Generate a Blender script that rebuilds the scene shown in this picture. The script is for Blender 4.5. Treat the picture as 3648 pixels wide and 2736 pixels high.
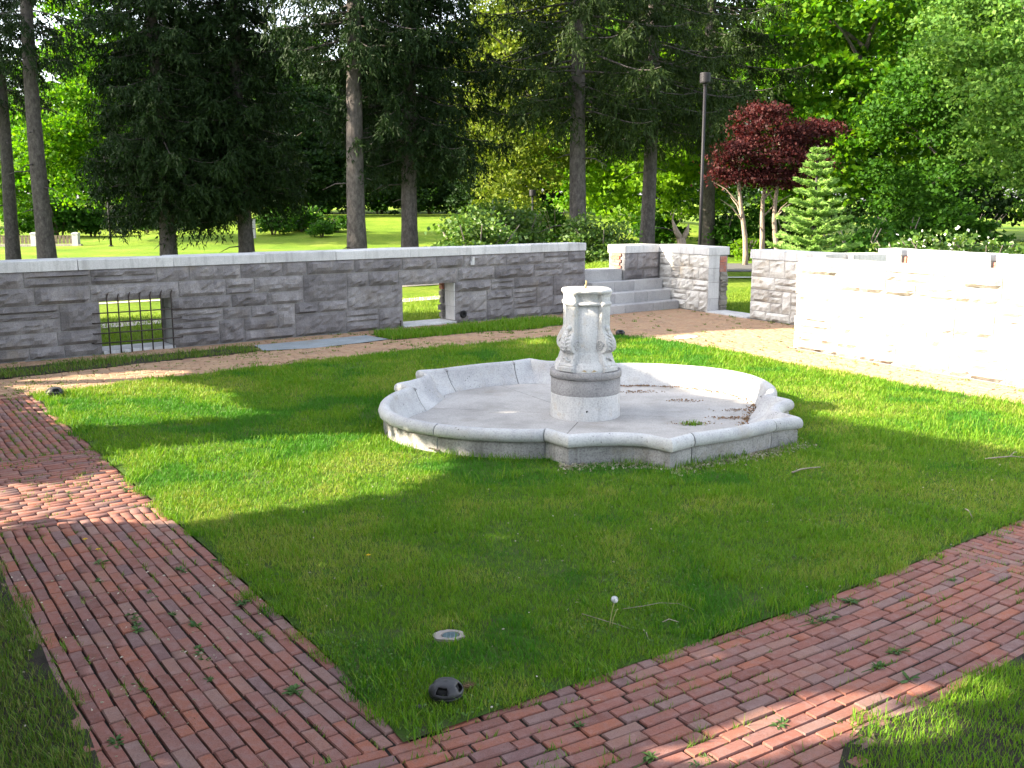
import bpy, math, random
import numpy as np
from mathutils import Vector, Matrix

for o in list(bpy.data.objects):
    bpy.data.objects.remove(o, do_unlink=True)
SC = bpy.context.scene
COL = SC.collection
R = math.radians

# ---------------------------------------------------------------- camera
CAM_H = 2.3
PITCH = math.atan((1368 - 720) / 3575)
cam = bpy.data.cameras.new('camera')
cam.sensor_width = 36.0
cam.lens = 3575 / 3648 * 36
cam.clip_start = 0.05
cam.clip_end = 2000
camo = bpy.data.objects.new('camera', cam)
COL.objects.link(camo)
camo.location = (0, 0, CAM_H)
camo.rotation_euler = (math.pi / 2 - PITCH, 0, 0)
SC.camera = camo

# ---------------------------------------------------------------- light
SUN_AZ, SUN_EL = R(9.5), R(27)          # direction the light travels (from +X), elevation
SUN_D = Vector((math.cos(SUN_EL) * math.cos(SUN_AZ), math.cos(SUN_EL) * math.sin(SUN_AZ), -math.sin(SUN_EL)))
w = bpy.data.worlds.new('World')
SC.world = w
w.use_nodes = True
nt = w.node_tree
bg = nt.nodes['Background']
sky = nt.nodes.new('ShaderNodeTexSky')
sky.sky_type = 'NISHITA'
sky.sun_disc = False
sky.sun_elevation = SUN_EL
sky.sun_rotation = math.atan2(-SUN_D.x, -SUN_D.y)
sky.air_density = 1.0
sky.dust_density = 2.0
hz = nt.nodes.new('ShaderNodeHueSaturation')      # hazy, washed-out sky
hz.inputs['Saturation'].default_value = 0.45
nt.links.new(sky.outputs[0], hz.inputs['Color'])
nt.links.new(hz.outputs[0], bg.inputs[0])
bg.inputs[1].default_value = 0.15
sun = bpy.data.lights.new('sun', 'SUN')
sun.energy = 5.0
sun.angle = R(0.55)
sun.color = (1.0, 0.87, 0.66)
suno = bpy.data.objects.new('sun', sun)
COL.objects.link(suno)
suno.location = (-30, -10, 30)
suno.rotation_euler = SUN_D.to_track_quat('-Z', 'Y').to_euler()
vs = SC.view_settings
vs.view_transform = 'Standard'
vs.look = 'None'
vs.exposure = 2.5
vs.gamma = 1.0
vs.use_curve_mapping = False
SC.cycles.max_bounces = 6
SC.cycles.transparent_max_bounces = 4
SC.cycles.use_denoising = True

rng = np.random.default_rng(7)
random.seed(7)


def N2(x, y):
    return np.array([x, y], float)


# pixel of the photograph (2212 wide view) -> ground, used for layout numbers
def gpx(x, y, z=0.0):
    s = 3648 / 2212
    x, y = x * s, y * s
    c, sn = math.cos(PITCH), math.sin(PITCH)
    dx, dy = (x - 1824) / 3575, -(y - 1368) / 3575
    d = np.array([dx, c + dy * sn, -sn + dy * c])
    k = (z - CAM_H) / d[2]
    return d[:2] * k


def bgx(px, Y, z=0.0):
    """x of a thing standing at forward distance Y seen in column px (2212 wide)"""
    zf = Y * math.cos(PITCH) + (CAM_H - z) * math.sin(PITCH)
    return (px - 1106) / 2168 * zf


# ---------------------------------------------------------------- mesh helpers
def mesh_np(name, V, F, mats=(), smooth=False):
    """V (n,3); F (m,k) one polygon size, or a list of lists"""
    me = bpy.data.meshes.new(name)
    V = np.asarray(V, np.float32)
    if isinstance(F, np.ndarray):
        m, k = F.shape
        me.vertices.add(len(V))
        me.vertices.foreach_set('co', V.ravel())
        me.loops.add(m * k)
        me.loops.foreach_set('vertex_index', F.astype(np.int32).ravel())
        me.polygons.add(m)
        me.polygons.foreach_set('loop_start', np.arange(0, m * k, k, dtype=np.int32))
        try:
            me.polygons.foreach_set('loop_total', np.full(m, k, np.int32))
        except Exception:
            pass
        me.update(calc_edges=True)
    else:
        me.from_pydata([tuple(v) for v in V], [], [tuple(int(i) for i in f) for f in F])
        me.update()
    for mt in (mats if isinstance(mats, (list, tuple)) else [mats]):
        me.materials.append(mt)
    if smooth:
        me.polygons.foreach_set('use_smooth', np.ones(len(me.polygons), bool))
    return me


class MB:
    """collects pieces, builds ONE mesh"""
    def __init__(self):
        self.V, self.F, self.n = [], [], 0

    def add(self, V, F):
        V = np.asarray(V, float)
        self.V.append(V)
        self.F += [[int(i) + self.n for i in f] for f in F]
        self.n += len(V)
        return self

    def box(self, x0, x1, y0, y1, z0, z1, M=None):
        V = np.array([(x, y, z) for z in (z0, z1) for y in (y0, y1) for x in (x0, x1)], float)
        if M is not None:
            V = M(V)
        return self.add(V, [(0, 2, 3, 1), (4, 5, 7, 6), (0, 1, 5, 4), (1, 3, 7, 5), (3, 2, 6, 7), (2, 0, 4, 6)])

    def tube(self, pts, rad, n=8, cap=True):
        V, F = tube(pts, rad, n, cap)
        return self.add(V, F)

    def lathe(self, prof, n=24, c=(0, 0, 0), a0=0.0):
        V, F = [], []
        m = len(prof)
        for i in range(n):
            a = a0 + 2 * math.pi * i / n
            for r, z in prof:
                V.append((c[0] + r * math.cos(a), c[1] + r * math.sin(a), c[2] + z))
        for i in range(n):
            j = (i + 1) % n
            for k in range(m - 1):
                F.append((i * m + k, j * m + k, j * m + k + 1, i * m + k + 1))
        F.append([i * m + m - 1 for i in range(n)])
        return self.add(V, F)

    def mesh(self, name, mat, smooth=False):
        return mesh_np(name, np.concatenate(self.V), self.F, mat, smooth)


def tube(pts, rad, n=8, cap=True):
    pts = np.asarray(pts, float)
    m = len(pts)
    rad = np.full(m, rad, float) if np.isscalar(rad) else np.asarray(rad, float)
    V = []
    T = np.gradient(pts, axis=0)
    T /= np.linalg.norm(T, axis=1, keepdims=True) + 1e-9
    up = np.array([0, 0, 1.0]) if abs(T[0][2]) < .9 else np.array([1.0, 0, 0])
    a = np.cross(T[0], up)
    a /= np.linalg.norm(a)
    for i in range(m):
        a = a - T[i] * (a @ T[i])
        a /= np.linalg.norm(a) + 1e-9
        b = np.cross(T[i], a)
        for k in range(n):
            th = 2 * math.pi * k / n
            V.append(pts[i] + rad[i] * (math.cos(th) * a + math.sin(th) * b))
    F = []
    for i in range(m - 1):
        for k in range(n):
            k2 = (k + 1) % n
            F.append((i * n + k, i * n + k2, (i + 1) * n + k2, (i + 1) * n + k))
    if cap:
        F.append(list(range(n))[::-1])
        F.append([(m - 1) * n + k for k in range(n)])
    return np.array(V), F


def obj(name, me, parent=None, loc=(0, 0, 0), rot=(0, 0, 0), scale=(1, 1, 1), **props):
    o = bpy.data.objects.new(name, me)
    COL.objects.link(o)
    if parent is not None:
        o.parent = parent
    o.location = loc
    o.rotation_euler = rot
    o.scale = scale
    for k, v in props.items():
        o[k] = v
    return o


def thing(name, label, cat, loc=(0, 0, 0), rotz=0.0, group=None, scale=1.0):
    o = obj(name, None, None, loc, (0, 0, rotz), (scale,) * 3, label=label, category=cat)
    o.empty_display_size = 0.2
    if group:
        o['group'] = group
    return o


def wpart(name, me, root):
    """part whose mesh is in world coordinates under an unrotated root"""
    l = root.location
    return obj(name, me, root, (-l.x, -l.y, -l.z))


def inpoly(P, poly):
    P = np.asarray(P, float)
    poly = np.asarray(poly, float)
    x, y = P[:, 0], P[:, 1]
    ins = np.zeros(len(P), bool)
    j = len(poly) - 1
    for i in range(len(poly)):
        xi, yi = poly[i]
        xj, yj = poly[j]
        c = ((yi > y) != (yj > y)) & (x < (xj - xi) * (y - yi) / (yj - yi + 1e-12) + xi)
        ins ^= c
        j = i
    return ins


def noise2(P, freq, seed=0):
    """cheap smooth value noise on 2-D points, 0..1"""
    r = np.random.default_rng(seed)
    G = r.random((64, 64))
    q = P * freq
    i = np.floor(q).astype(int)
    f = q - i
    f = f * f * (3 - 2 * f)
    a = G[i[:, 0] % 64, i[:, 1] % 64]
    b = G[(i[:, 0] + 1) % 64, i[:, 1] % 64]
    c = G[i[:, 0] % 64, (i[:, 1] + 1) % 64]
    d = G[(i[:, 0] + 1) % 64, (i[:, 1] + 1) % 64]
    return (a * (1 - f[:, 0]) + b * f[:, 0]) * (1 - f[:, 1]) + (c * (1 - f[:, 0]) + d * f[:, 0]) * f[:, 1]


def leaf_quads(P, size, r, flat=0.0, aspect=.6, droop=0.0):
    """random leaf-shaped rhombs at P; returns V, F(quads)"""
    n = len(P)
    d = r.normal(0, 1, (n, 3))
    d[:, 2] = d[:, 2] * (1 - flat) - droop
    d /= np.linalg.norm(d, axis=1, keepdims=True) + 1e-9
    u = r.normal(0, 1, (n, 3))
    u[:, 2] *= (1 - flat)
    s = np.cross(d, u)
    s /= np.linalg.norm(s, axis=1, keepdims=True) + 1e-9
    L = (size * r.uniform(.65, 1.35, n))[:, None]
    up = np.cross(d, s)
    V = np.empty((n, 4, 3))
    V[:, 0] = P - d * L * .5
    V[:, 1] = P + s * L * aspect * .5 + up * L * .06
    V[:, 2] = P + d * L * .5
    V[:, 3] = P - s * L * aspect * .5 + up * L * .06
    return V.reshape(-1, 3), np.arange(n * 4).reshape(-1, 4)


# ---------------------------------------------------------------- materials
def mat_new(name):
    m = bpy.data.materials.new(name)
    m.use_nodes = True
    t = m.node_tree
    b = t.nodes['Principled BSDF']
    return m, t, b


def nd(t, typ, **kw):
    n = t.nodes.new(typ)
    for k, v in kw.items():
        setattr(n, k, v)
    return n


def ramp(t, fac, stops):
    n = t.nodes.new('ShaderNodeValToRGB')
    e = n.color_ramp.elements
    while len(e) < len(stops):
        e.new(0.5)
    for i, (p, c) in enumerate(stops):
        e[i].position = p
        e[i].color = (*c, 1)
    t.links.new(fac, n.inputs[0])
    return n.outputs[0]


def mixc(t, fac, a, b, typ='MIX'):
    n = t.nodes.new('ShaderNodeMix')
    n.data_type = 'RGBA'
    n.blend_type = typ
    for s, v in ((n.inputs[0], fac), (n.inputs[6], a), (n.inputs[7], b)):
        if hasattr(v, 'links'):
            t.links.new(v, s)
        elif isinstance(v, (int, float)):
            s.default_value = v
        else:
            s.default_value = (*v, 1)
    return n.outputs[2]


def noise(t, scale, detail=4.0, rough=0.6, coord='Object', vec=None, out=0):
    n = t.nodes.new('ShaderNodeTexNoise')
    n.inputs['Scale'].default_value = scale
    n.inputs['Detail'].default_value = detail
    n.inputs['Roughness'].default_value = rough
    if vec is None:
        if coord == 'Position':
            vec = t.nodes.new('ShaderNodeNewGeometry').outputs['Position']
        else:
            vec = t.nodes.new('ShaderNodeTexCoord').outputs[coord]
    t.links.new(vec, n.inputs['Vector'])
    return n.outputs[out]


def rnd(t):
    """random per object and per loose piece, 0..1"""
    a = t.nodes.new('ShaderNodeObjectInfo').outputs['Random']
    b = t.nodes.new('ShaderNodeNewGeometry').outputs['Random Per Island']
    s = nd(t, 'ShaderNodeMath', operation='ADD')
    t.links.new(a, s.inputs[0])
    t.links.new(b, s.inputs[1])
    f = nd(t, 'ShaderNodeMath', operation='FRACT')
    t.links.new(s.outputs[0], f.inputs[0])
    return f.outputs[0]


def bump(t, b, h, strength, dist):
    n = t.nodes.new('ShaderNodeBump')
    n.inputs['Strength'].default_value = strength
    n.inputs['Distance'].default_value = dist
    t.links.new(h, n.inputs['Height'])
    t.links.new(n.outputs[0], b.inputs['Normal'])


def stone_mat(name, stops, speck=0.25, rough=0.9, scale=3.0, speck_scale=70.0, bumpd=0.012, stain=None, per_piece=True, pits=0, streak=0):
    m, t, b = mat_new(name)
    n1 = noise(t, scale, 6, 0.65, 'Position')
    if per_piece:
        r = rnd(t)
        mm = nd(t, 'ShaderNodeMath', operation='MULTIPLY_ADD')
        t.links.new(r, mm.inputs[0])
        mm.inputs[1].default_value = 0.26
        t.links.new(n1, mm.inputs[2])
        s2 = nd(t, 'ShaderNodeMath', operation='SUBTRACT')
        t.links.new(mm.outputs[0], s2.inputs[0])
        s2.inputs[1].default_value = 0.13
        n1 = s2.outputs[0]
    c = ramp(t, n1, stops)
    sp = noise(t, speck_scale, 2, 0.7, 'Position')
    spc = ramp(t, sp, [(0.36, (0.35, 0.35, 0.36)), (0.5, (1, 1, 1)), (0.66, (1.25, 1.22, 1.2))])
    c = mixc(t, speck, c, spc, 'MULTIPLY')
    if stain:
        sc_, lo, hi, colr, amt = stain
        sn = noise(t, sc_, 5, 0.7, 'Position')
        sm = ramp(t, sn, [(lo, (0, 0, 0)), (hi, (amt, amt, amt))])
        c = mixc(t, sm, c, colr)
    if streak:
        mp = t.nodes.new('ShaderNodeMapping')
        mp.inputs['Scale'].default_value = (5.5, 5.5, .55)
        t.links.new(t.nodes.new('ShaderNodeNewGeometry').outputs['Position'], mp.inputs[0])
        sn = noise(t, 1.6, 5, .7, vec=mp.outputs[0])
        c = mixc(t, ramp(t, sn, [(0.5, (0, 0, 0)), (0.72, (streak,) * 3)]), c, (.085, .078, .07))
    if pits:
        vo = t.nodes.new('ShaderNodeTexVoronoi')
        vo.inputs['Scale'].default_value = pits
        t.links.new(t.nodes.new('ShaderNodeNewGeometry').outputs['Position'], vo.inputs['Vector'])
        pm = ramp(t, vo.outputs['Distance'], [(0.10, (1, 1, 1)), (0.2, (0, 0, 0))])
        gm = ramp(t, noise(t, pits * .22, 3, .6, 'Position'), [(0.48, (0, 0, 0)), (0.6, (.85, .85, .85))])
        c = mixc(t, mixc(t, 1.0, pm, gm, 'MULTIPLY'), c, (.07, .065, .06))
    t.links.new(c, b.inputs['Base Color'])
    b.inputs['Roughness'].default_value = rough
    b.inputs['Specular IOR Level'].default_value = 0.25
    bump(t, b, noise(t, speck_scale * .6, 5, 0.7, 'Position'), 0.6, bumpd)
    return m


M = {}
M['granite'] = stone_mat('rough_granite', [(0.2, (0.095, 0.087, 0.090)), (0.5, (0.178, 0.165, 0.168)), (0.8, (0.29, 0.273, 0.27))], 0.5, stain=(1.2, 0.55, 0.72, (0.26, 0.215, 0.16), 0.4), streak=.3)
M['pale_granite'] = stone_mat('pale_granite', [(0.3, (0.30, 0.28, 0.255)), (0.5, (0.44, 0.42, 0.39)), (0.75, (0.55, 0.53, 0.50))], 0.3, stain=(2.0, 0.55, 0.72, (0.42, 0.31, 0.18), 0.45))
M['mortar'] = stone_mat('mortar', [(0.3, (0.17, 0.162, 0.162)), (0.7, (0.27, 0.262, 0.258))], 0.3, per_piece=False)
M['coping'] = stone_mat('coping_granite', [(0.3, (0.36, 0.355, 0.36)), (0.5, (0.46, 0.455, 0.455)), (0.75, (0.53, 0.525, 0.52))], 0.25, scale=1.6, bumpd=0.003, stain=(5.0, 0.58, 0.75, (0.25, 0.25, 0.26), 0.5), streak=.4)
M['step'] = stone_mat('step_granite', [(0.3, (0.26, 0.255, 0.26)), (0.5, (0.34, 0.335, 0.335)), (0.75, (0.42, 0.41, 0.41))], 0.3, scale=2.0, bumpd=0.004, stain=(4.0, 0.55, 0.72, (0.17, 0.165, 0.165), 0.5))
M['basin'] = stone_mat('basin_stone', [(0.3, (0.315, 0.315, 0.325)), (0.5, (0.40, 0.40, 0.402)), (0.75, (0.47, 0.466, 0.462))], 0.28, scale=2.2, speck_scale=60, bumpd=0.003, stain=(3.5, 0.54, 0.74, (0.31, 0.28, 0.23), 0.6), pits=24)
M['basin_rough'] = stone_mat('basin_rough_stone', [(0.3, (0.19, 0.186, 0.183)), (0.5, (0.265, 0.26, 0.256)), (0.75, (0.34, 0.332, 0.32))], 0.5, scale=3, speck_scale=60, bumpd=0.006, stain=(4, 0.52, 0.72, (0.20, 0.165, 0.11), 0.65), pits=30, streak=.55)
M['pedestal'] = stone_mat('pedestal_stone', [(0.3, (0.325, 0.325, 0.325)), (0.5, (0.42, 0.417, 0.414)), (0.75, (0.50, 0.496, 0.49))], 0.3, scale=4, speck_scale=60, bumpd=0.004, stain=(8, 0.55, 0.74, (0.34, 0.26, 0.16), 0.6), pits=34, streak=.3)
M['drum_dark'] = stone_mat('drum_granite', [(0.3, (0.18, 0.176, 0.176)), (0.5, (0.23, 0.223, 0.223)), (0.75, (0.28, 0.272, 0.272))], 0.45, scale=4, speck_scale=60, bumpd=0.003, pits=34)
M['basin_floor'] = stone_mat('basin_cement', [(0.3, (0.235, 0.225, 0.215)), (0.5, (0.315, 0.302, 0.29)), (0.72, (0.38, 0.365, 0.352))], 0.3, scale=1.6, bumpd=0.003, stain=(2.6, 0.56, 0.72, (0.19, 0.165, 0.135), 0.55), per_piece=False)
M['rubble'] = stone_mat('rubble', [(0.3, (0.12, 0.11, 0.10)), (0.7, (0.25, 0.23, 0.20))], 0.4)
M['slate'] = stone_mat('asphalt_slab', [(0.3, (0.17, 0.19, 0.20)), (0.7, (0.25, 0.28, 0.30))], 0.4, scale=2, stain=(2.5, 0.55, 0.7, (0.2, 0.18, 0.15), 0.6), per_piece=False)
M['road'] = stone_mat('asphalt', [(0.3, (0.07, 0.07, 0.072)), (0.7, (0.12, 0.12, 0.12))], 0.3, per_piece=False)
M['gravel'] = stone_mat('pale_gravel', [(0.3, (0.33, 0.29, 0.24)), (0.7, (0.48, 0.44, 0.38))], 0.4, per_piece=False)


def brick_mat(name, bright=1.0, dust=None, amt=0.0):
    m, t, b = mat_new(name)
    r = rnd(t)
    k = bright
    c = ramp(t, r, [(0.0, (.135 * k, .054 * k, .042 * k)), (0.2, (.205 * k, .080 * k, .060 * k)), (0.4, (.165 * k, .080 * k, .068 * k)), (0.6, (.235 * k, .083 * k, .050 * k)), (0.78, (.128 * k, .071 * k, .068 * k)), (0.9, (.185 * k, .108 * k, .090 * k)), (1.0, (.21 * k, .093 * k, .066 * k))])
    n1 = noise(t, 14, 6, .7, 'Position')
    c = mixc(t, ramp(t, n1, [(0.45, (0, 0, 0)), (0.75, (.55, .55, .55))]), c, (.215 * k, .15 * k, .145 * k))
    n2 = noise(t, 5, 4, .6, 'Position')
    c = mixc(t, ramp(t, n2, [(0.56, (0, 0, 0)), (0.72, (.6, .6, .6))]), c, (.14, .075, .06))
    if dust:
        c = mixc(t, ramp(t, noise(t, 3, 6, .75, 'Position'), [(0.3, (amt * .45,) * 3), (0.65, (amt,) * 3)]), c, dust)
    sp = noise(t, 160, 2, .7, 'Position')
    c = mixc(t, 0.45, c, ramp(t, sp, [(0.35, (.45, .45, .45)), (0.5, (1, 1, 1)), (0.7, (1.25, 1.2, 1.2))]), 'MULTIPLY')
    t.links.new(c, b.inputs['Base Color'])
    b.inputs['Roughness'].default_value = 0.88
    b.inputs['Specular IOR Level'].default_value = 0.25
    bump(t, b, noise(t, 60, 5, .7, 'Position'), .5, .004)
    return m


M['brick'] = brick_mat('paving_brick')
M['worn_brick'] = brick_mat('worn_sandy_brick', 1.0, (.37, .255, .15), .85)
M['wall_brick'] = brick_mat('wall_brick', 1.6)


def soil_mat(name, c0, c1, c2, sc=6):
    m, t, b = mat_new(name)
    n1 = noise(t, sc, 8, .7, 'Position')
    c = ramp(t, n1, [(0.32, c0), (0.5, c1), (0.7, c2)])
    t.links.new(c, b.inputs['Base Color'])
    b.inputs['Roughness'].default_value = 1
    b.inputs['Specular IOR Level'].default_value = 0.1
    bump(t, b, noise(t, sc * 14, 6, .8, 'Position'), 1, .02)
    return m


M['joint'] = soil_mat('joint_dirt', (.016, .014, .013), (.034, .03, .026), (.045, .055, .022), 9)
M['soil'] = soil_mat('lawn_soil', (.045, .075, .018), (.055, .105, .016), (.08, .075, .045), 6)
M['dirt'] = soil_mat('bare_soil', (.03, .026, .022), (.05, .042, .034), (.04, .05, .02), 7)


def far_lawn():
    m, t, b = mat_new('mown_grass')
    pos = t.nodes.new('ShaderNodeNewGeometry').outputs['Position']
    n1 = noise(t, .35, 6, .65, vec=pos)
    n2 = noise(t, 9, 5, .75, vec=pos)
    c = ramp(t, n1, [(0.3, (.085, .155, .013)), (0.5, (.135, .205, .018)), (0.7, (.20, .245, .04))])
    c = mixc(t, .95, c, ramp(t, n2, [(0.3, (.45, .55, .5)), (0.5, (1, 1, 1)), (.7, (1.4, 1.25, 1.2))]), 'MULTIPLY')
    n3 = noise(t, .09, 4, .6, vec=pos)
    c = mixc(t, .8, c, ramp(t, n3, [(0.35, (.7, .85, .8)), (0.65, (1.15, 1.08, 1.1))]), 'MULTIPLY')
    t.links.new(c, b.inputs['Base Color'])
    b.inputs['Roughness'].default_value = 1
    b.inputs['Specular IOR Level'].default_value = 0.1
    bump(t, b, noise(t, 30, 6, .8, vec=pos), 1, .06)
    return m


M['lawn'] = far_lawn()


def leaf_mat(name, cols, trans=0.35, tcol=None, rough=0.6, spec=0.12):
    m, t, b = mat_new(name)
    r = rnd(t)
    n = len(cols)
    c = ramp(t, r, [(i / (n - 1), cc) for i, cc in enumerate(cols)])
    t.links.new(c, b.inputs['Base Color'])
    b.inputs['Roughness'].default_value = rough
    b.inputs['Specular IOR Level'].default_value = spec
    if trans > 0:
        tr = t.nodes.new('ShaderNodeBsdfTranslucent')
        mul = mixc(t, 1.0, c, tcol or (1.5, 1.6, .6), 'MULTIPLY')
        t.links.new(mul, tr.inputs[0])
        mx = t.nodes.new('ShaderNodeMixShader')
        mx.inputs[0].default_value = trans
        t.links.new(b.outputs[0], mx.inputs[1])
        t.links.new(tr.outputs[0], mx.inputs[2])
        t.links.new(mx.outputs[0], t.nodes['Material Output'].inputs[0])
    return m


M['grass'] = leaf_mat('grass_blades', [(.064, .17, .009), (.086, .20, .010), (.115, .225, .012), (.09, .19, .011), (.15, .24, .016), (.072, .18, .010), (.19, .215, .045)], .3, rough=.5)
M['grass_light'] = leaf_mat('light_grass_blades', [(.11, .225, .014), (.15, .245, .018), (.19, .25, .03), (.25, .245, .075), (.115, .215, .014)], .3, rough=.5)
M['grass_deep'] = leaf_mat('deep_grass_blades', [(.036, .135, .010), (.05, .16, .011), (.044, .145, .013), (.065, .18, .011)], .3, rough=.5)
M['dry_grass'] = leaf_mat('mixed_dry_grass', [(.05, .13, .012), (.08, .16, .014), (.15, .17, .04), (.06, .14, .013), (.2, .18, .07)], .25)
M['far_grass'] = leaf_mat('outer_grass_blades', [(.11, .19, .02), (.15, .23, .025), (.2, .25, .04)], .3)
M['clover'] = leaf_mat('clover_leaf', [(.06, .125, .03), (.085, .16, .04), (.11, .18, .055), (.07, .14, .03)], .25)
M['weed'] = leaf_mat('weed_leaf', [(.04, .085, .026), (.055, .105, .03), (.075, .13, .036)], .2)
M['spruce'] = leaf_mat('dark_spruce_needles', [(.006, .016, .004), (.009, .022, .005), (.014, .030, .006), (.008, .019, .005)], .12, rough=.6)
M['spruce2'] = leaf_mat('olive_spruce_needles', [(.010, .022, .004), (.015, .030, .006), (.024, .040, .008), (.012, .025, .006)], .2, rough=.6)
M['gold_conifer'] = leaf_mat('golden_conifer', [(.05, .085, .010), (.085, .12, .013), (.14, .165, .018)], .3)
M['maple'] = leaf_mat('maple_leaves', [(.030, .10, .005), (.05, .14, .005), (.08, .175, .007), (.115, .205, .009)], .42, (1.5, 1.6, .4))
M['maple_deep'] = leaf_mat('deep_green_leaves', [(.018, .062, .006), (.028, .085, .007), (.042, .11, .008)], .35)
M['pale_leaf'] = leaf_mat('pale_green_leaves', [(.05, .12, .02), (.075, .155, .026), (.11, .19, .034)], .35)
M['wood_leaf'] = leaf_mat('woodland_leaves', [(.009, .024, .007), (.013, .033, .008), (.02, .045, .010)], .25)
M['red_leaf'] = leaf_mat('red_maple_leaves', [(.028, .009, .011), (.048, .013, .015), (.08, .022, .019), (.034, .011, .013)], .3, (1.6, .7, .7))
M['blue_spruce'] = leaf_mat('blue_spruce_needles', [(.17, .31, .075), (.22, .36, .09), (.28, .41, .11), (.12, .23, .055)], .28, (1.2, 1.3, .7))
M['lime'] = leaf_mat('lime_leaves', [(.07, .16, .006), (.10, .20, .008), (.14, .235, .012)], .45, (1.4, 1.5, .4))
M['shrub'] = leaf_mat('shrub_leaves', [(.035, .085, .014), (.06, .12, .018), (.10, .155, .025)], .25, rough=.45, spec=.3)
M['white_glint'] = leaf_mat('painted_leaf_glint', [(.55, .56, .5), (.7, .7, .66)], .2)  # white colour painting the glint of sunlit shrub leaves
M['litter'] = leaf_mat('dead_leaves', [(.16, .08, .04), (.22, .12, .07), (.26, .19, .13), (.13, .09, .065)], .1)
M['straw'] = leaf_mat('pale_litter', [(.3, .26, .2), (.42, .38, .32), (.22, .18, .14)], .1)


def bark_mat(name, a, b_, c_, sc=(9, 9, 1.6)):
    m, t, b = mat_new(name)
    tc = t.nodes.new('ShaderNodeTexCoord').outputs['Object']
    mp = t.nodes.new('ShaderNodeMapping')
    mp.inputs['Scale'].default_value = sc
    t.links.new(tc, mp.inputs[0])
    n1 = noise(t, 1.6, 8, .75, vec=mp.outputs[0])
    c = ramp(t, n1, [(.3, a), (.52, b_), (.72, c_)])
    t.links.new(c, b.inputs['Base Color'])
    b.inputs['Roughness'].default_value = .95
    b.inputs['Specular IOR Level'].default_value = .15
    bump(t, b, n1, 1, .04)
    return m


M['bark'] = bark_mat('spruce_bark', (.028, .024, .024), (.075, .066, .064), (.135, .12, .115), (7, 7, 4))
M['pale_bark'] = bark_mat('pale_bark', (.12, .095, .075), (.24, .19, .15), (.36, .29, .22))
M['grey_bark'] = bark_mat('grey_bark', (.06, .052, .045), (.12, .105, .09), (.2, .17, .14))


def plain(name, c, rough=.6, metal=0.0, spec=.4, var=0.3, sc=20):
    m, t, b = mat_new(name)
    n1 = noise(t, sc, 5, .6, 'Position')
    lo, hi = tuple(x * (1 - var) for x in c), tuple(min(1, x * (1 + var)) for x in c)
    cc = ramp(t, n1, [(.3, lo), (.7, hi)])
    t.links.new(cc, b.inputs['Base Color'])
    b.inputs['Roughness'].default_value = rough
    b.inputs['Metallic'].default_value = metal
    b.inputs['Specular IOR Level'].default_value = spec
    return m


M['iron'] = plain('rusty_iron', (.05, .038, .034), .8, .3)
M['black'] = plain('black_plastic', (.022, .021, .024), .55, 0, .4, .35, 14)
M['dark'] = plain('dark_inside', (.008, .008, .008), .9)
M['lamp'] = plain('dark_painted_steel', (.010, .009, .012), .6, 0, .25)
M['grate'] = plain('teal_grate', (.11, .165, .18), .6)
M['brass'] = plain('old_brass', (.30, .24, .12), .5, .6)
M['concrete'] = plain('weathered_concrete', (.25, .22, .195), .9, 0, .2, .3, 18)
M['twig'] = plain('dry_twig', (.24, .2, .16), .9, 0, .2, .4, 40)
M['puff'] = plain('dandelion_puff', (.55, .55, .55), .9)
M['stalk'] = plain('dandelion_stalk', (.28, .27, .1), .7)
M['yellow'] = plain('dandelion_yellow', (.75, .52, .02), .7)
M['cone'] = plain('cone_scales', (.16, .10, .06), .8, 0, .2, .5, 60)
M['tan'] = plain('tan_broken_stone', (.33, .25, .15), .9, 0, .2, .3, 30)
M['timber'] = plain('fence_timber', (.11, .09, .065), .9, 0, .2, .4, 12)
M['white_plate'] = plain('pale_plate', (.6, .6, .6), .7)

# ================================================================ GROUND
# courtyard outline measured on the ground plane, metres; camera foot at 0,0
RE = np.array([(-3.3, 2.6), (-2.1, 3.22), (-.41, 4.11), (.18, 4.44), (1.76, 5.53), (2.77, 6.32), (3.78, 7.13), (7.4, 9.95), (9.0, 11.2)])   # lawn edge of near path
LE = np.array([(-.41, 4.11), (-.89, 4.75), (-2.16, 6.61), (-4.0, 9.31), (-5.82, 11.98), (-6.9, 13.6)])
LAWN = [(-.47, 3.99), (.18, 4.44), (1.76, 5.53), (2.77, 6.32), (3.78, 7.13), (7.4, 9.95), (6.6, 10.4), (5.89, 11.32), (5.45, 11.98), (5.09, 12.49), (4.62, 13.42), (4.08, 14.21), (3.4, 15.57), (2.82, 16.44), (2.3, 17.1), (1.85, 17.45), (1.2, 17.5), (.77, 17.31), (-.64, 16.3), (-1.37, 15.85), (-2.4, 15.0), (-4.05, 13.6), (-4.87, 12.9), (-5.41, 12.3), (-5.82, 11.98), (-4.0, 9.31), (-2.16, 6.61), (-.89, 4.75)]
PN = np.array([.58, -.815])                     # from lawn across the near path
QN = np.array([-.822, -.57])                    # from lawn across the left path
GL = [(-7.9, 12.6), (-6.6, 10.9), (-4.98, 8.58), (-3.24, 6.05), (-2.79, 5.36), (-2.5, 4.99), (-2.28, 4.64), (-2.08, 4.37), (-1.86, 4.07), (-1.7, 3.8), (-1.35, 3.2), (-3.2, 2.2), (-8, 5), (-10, 10)]
GR = [(1.25, 3.4), (1.35, 3.8), (1.42, 3.95), (1.56, 4.12), (1.87, 4.28), (2.08, 4.4), (2.39, 4.66), (2.66, 4.87), (3.6, 5.6), (5.4, 7.0), (9, 9.7), (9, 5), (4, 2)]
S1 = [(-9.0, 12.1), (-7.14, 13.9), (-6.05, 14.75), (-4.69, 15.8), (-4.25, 16.15), (-3.95, 15.6), (-4.6, 15.0), (-5.52, 14.2), (-6.71, 13.1), (-8.6, 11.5)]
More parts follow.
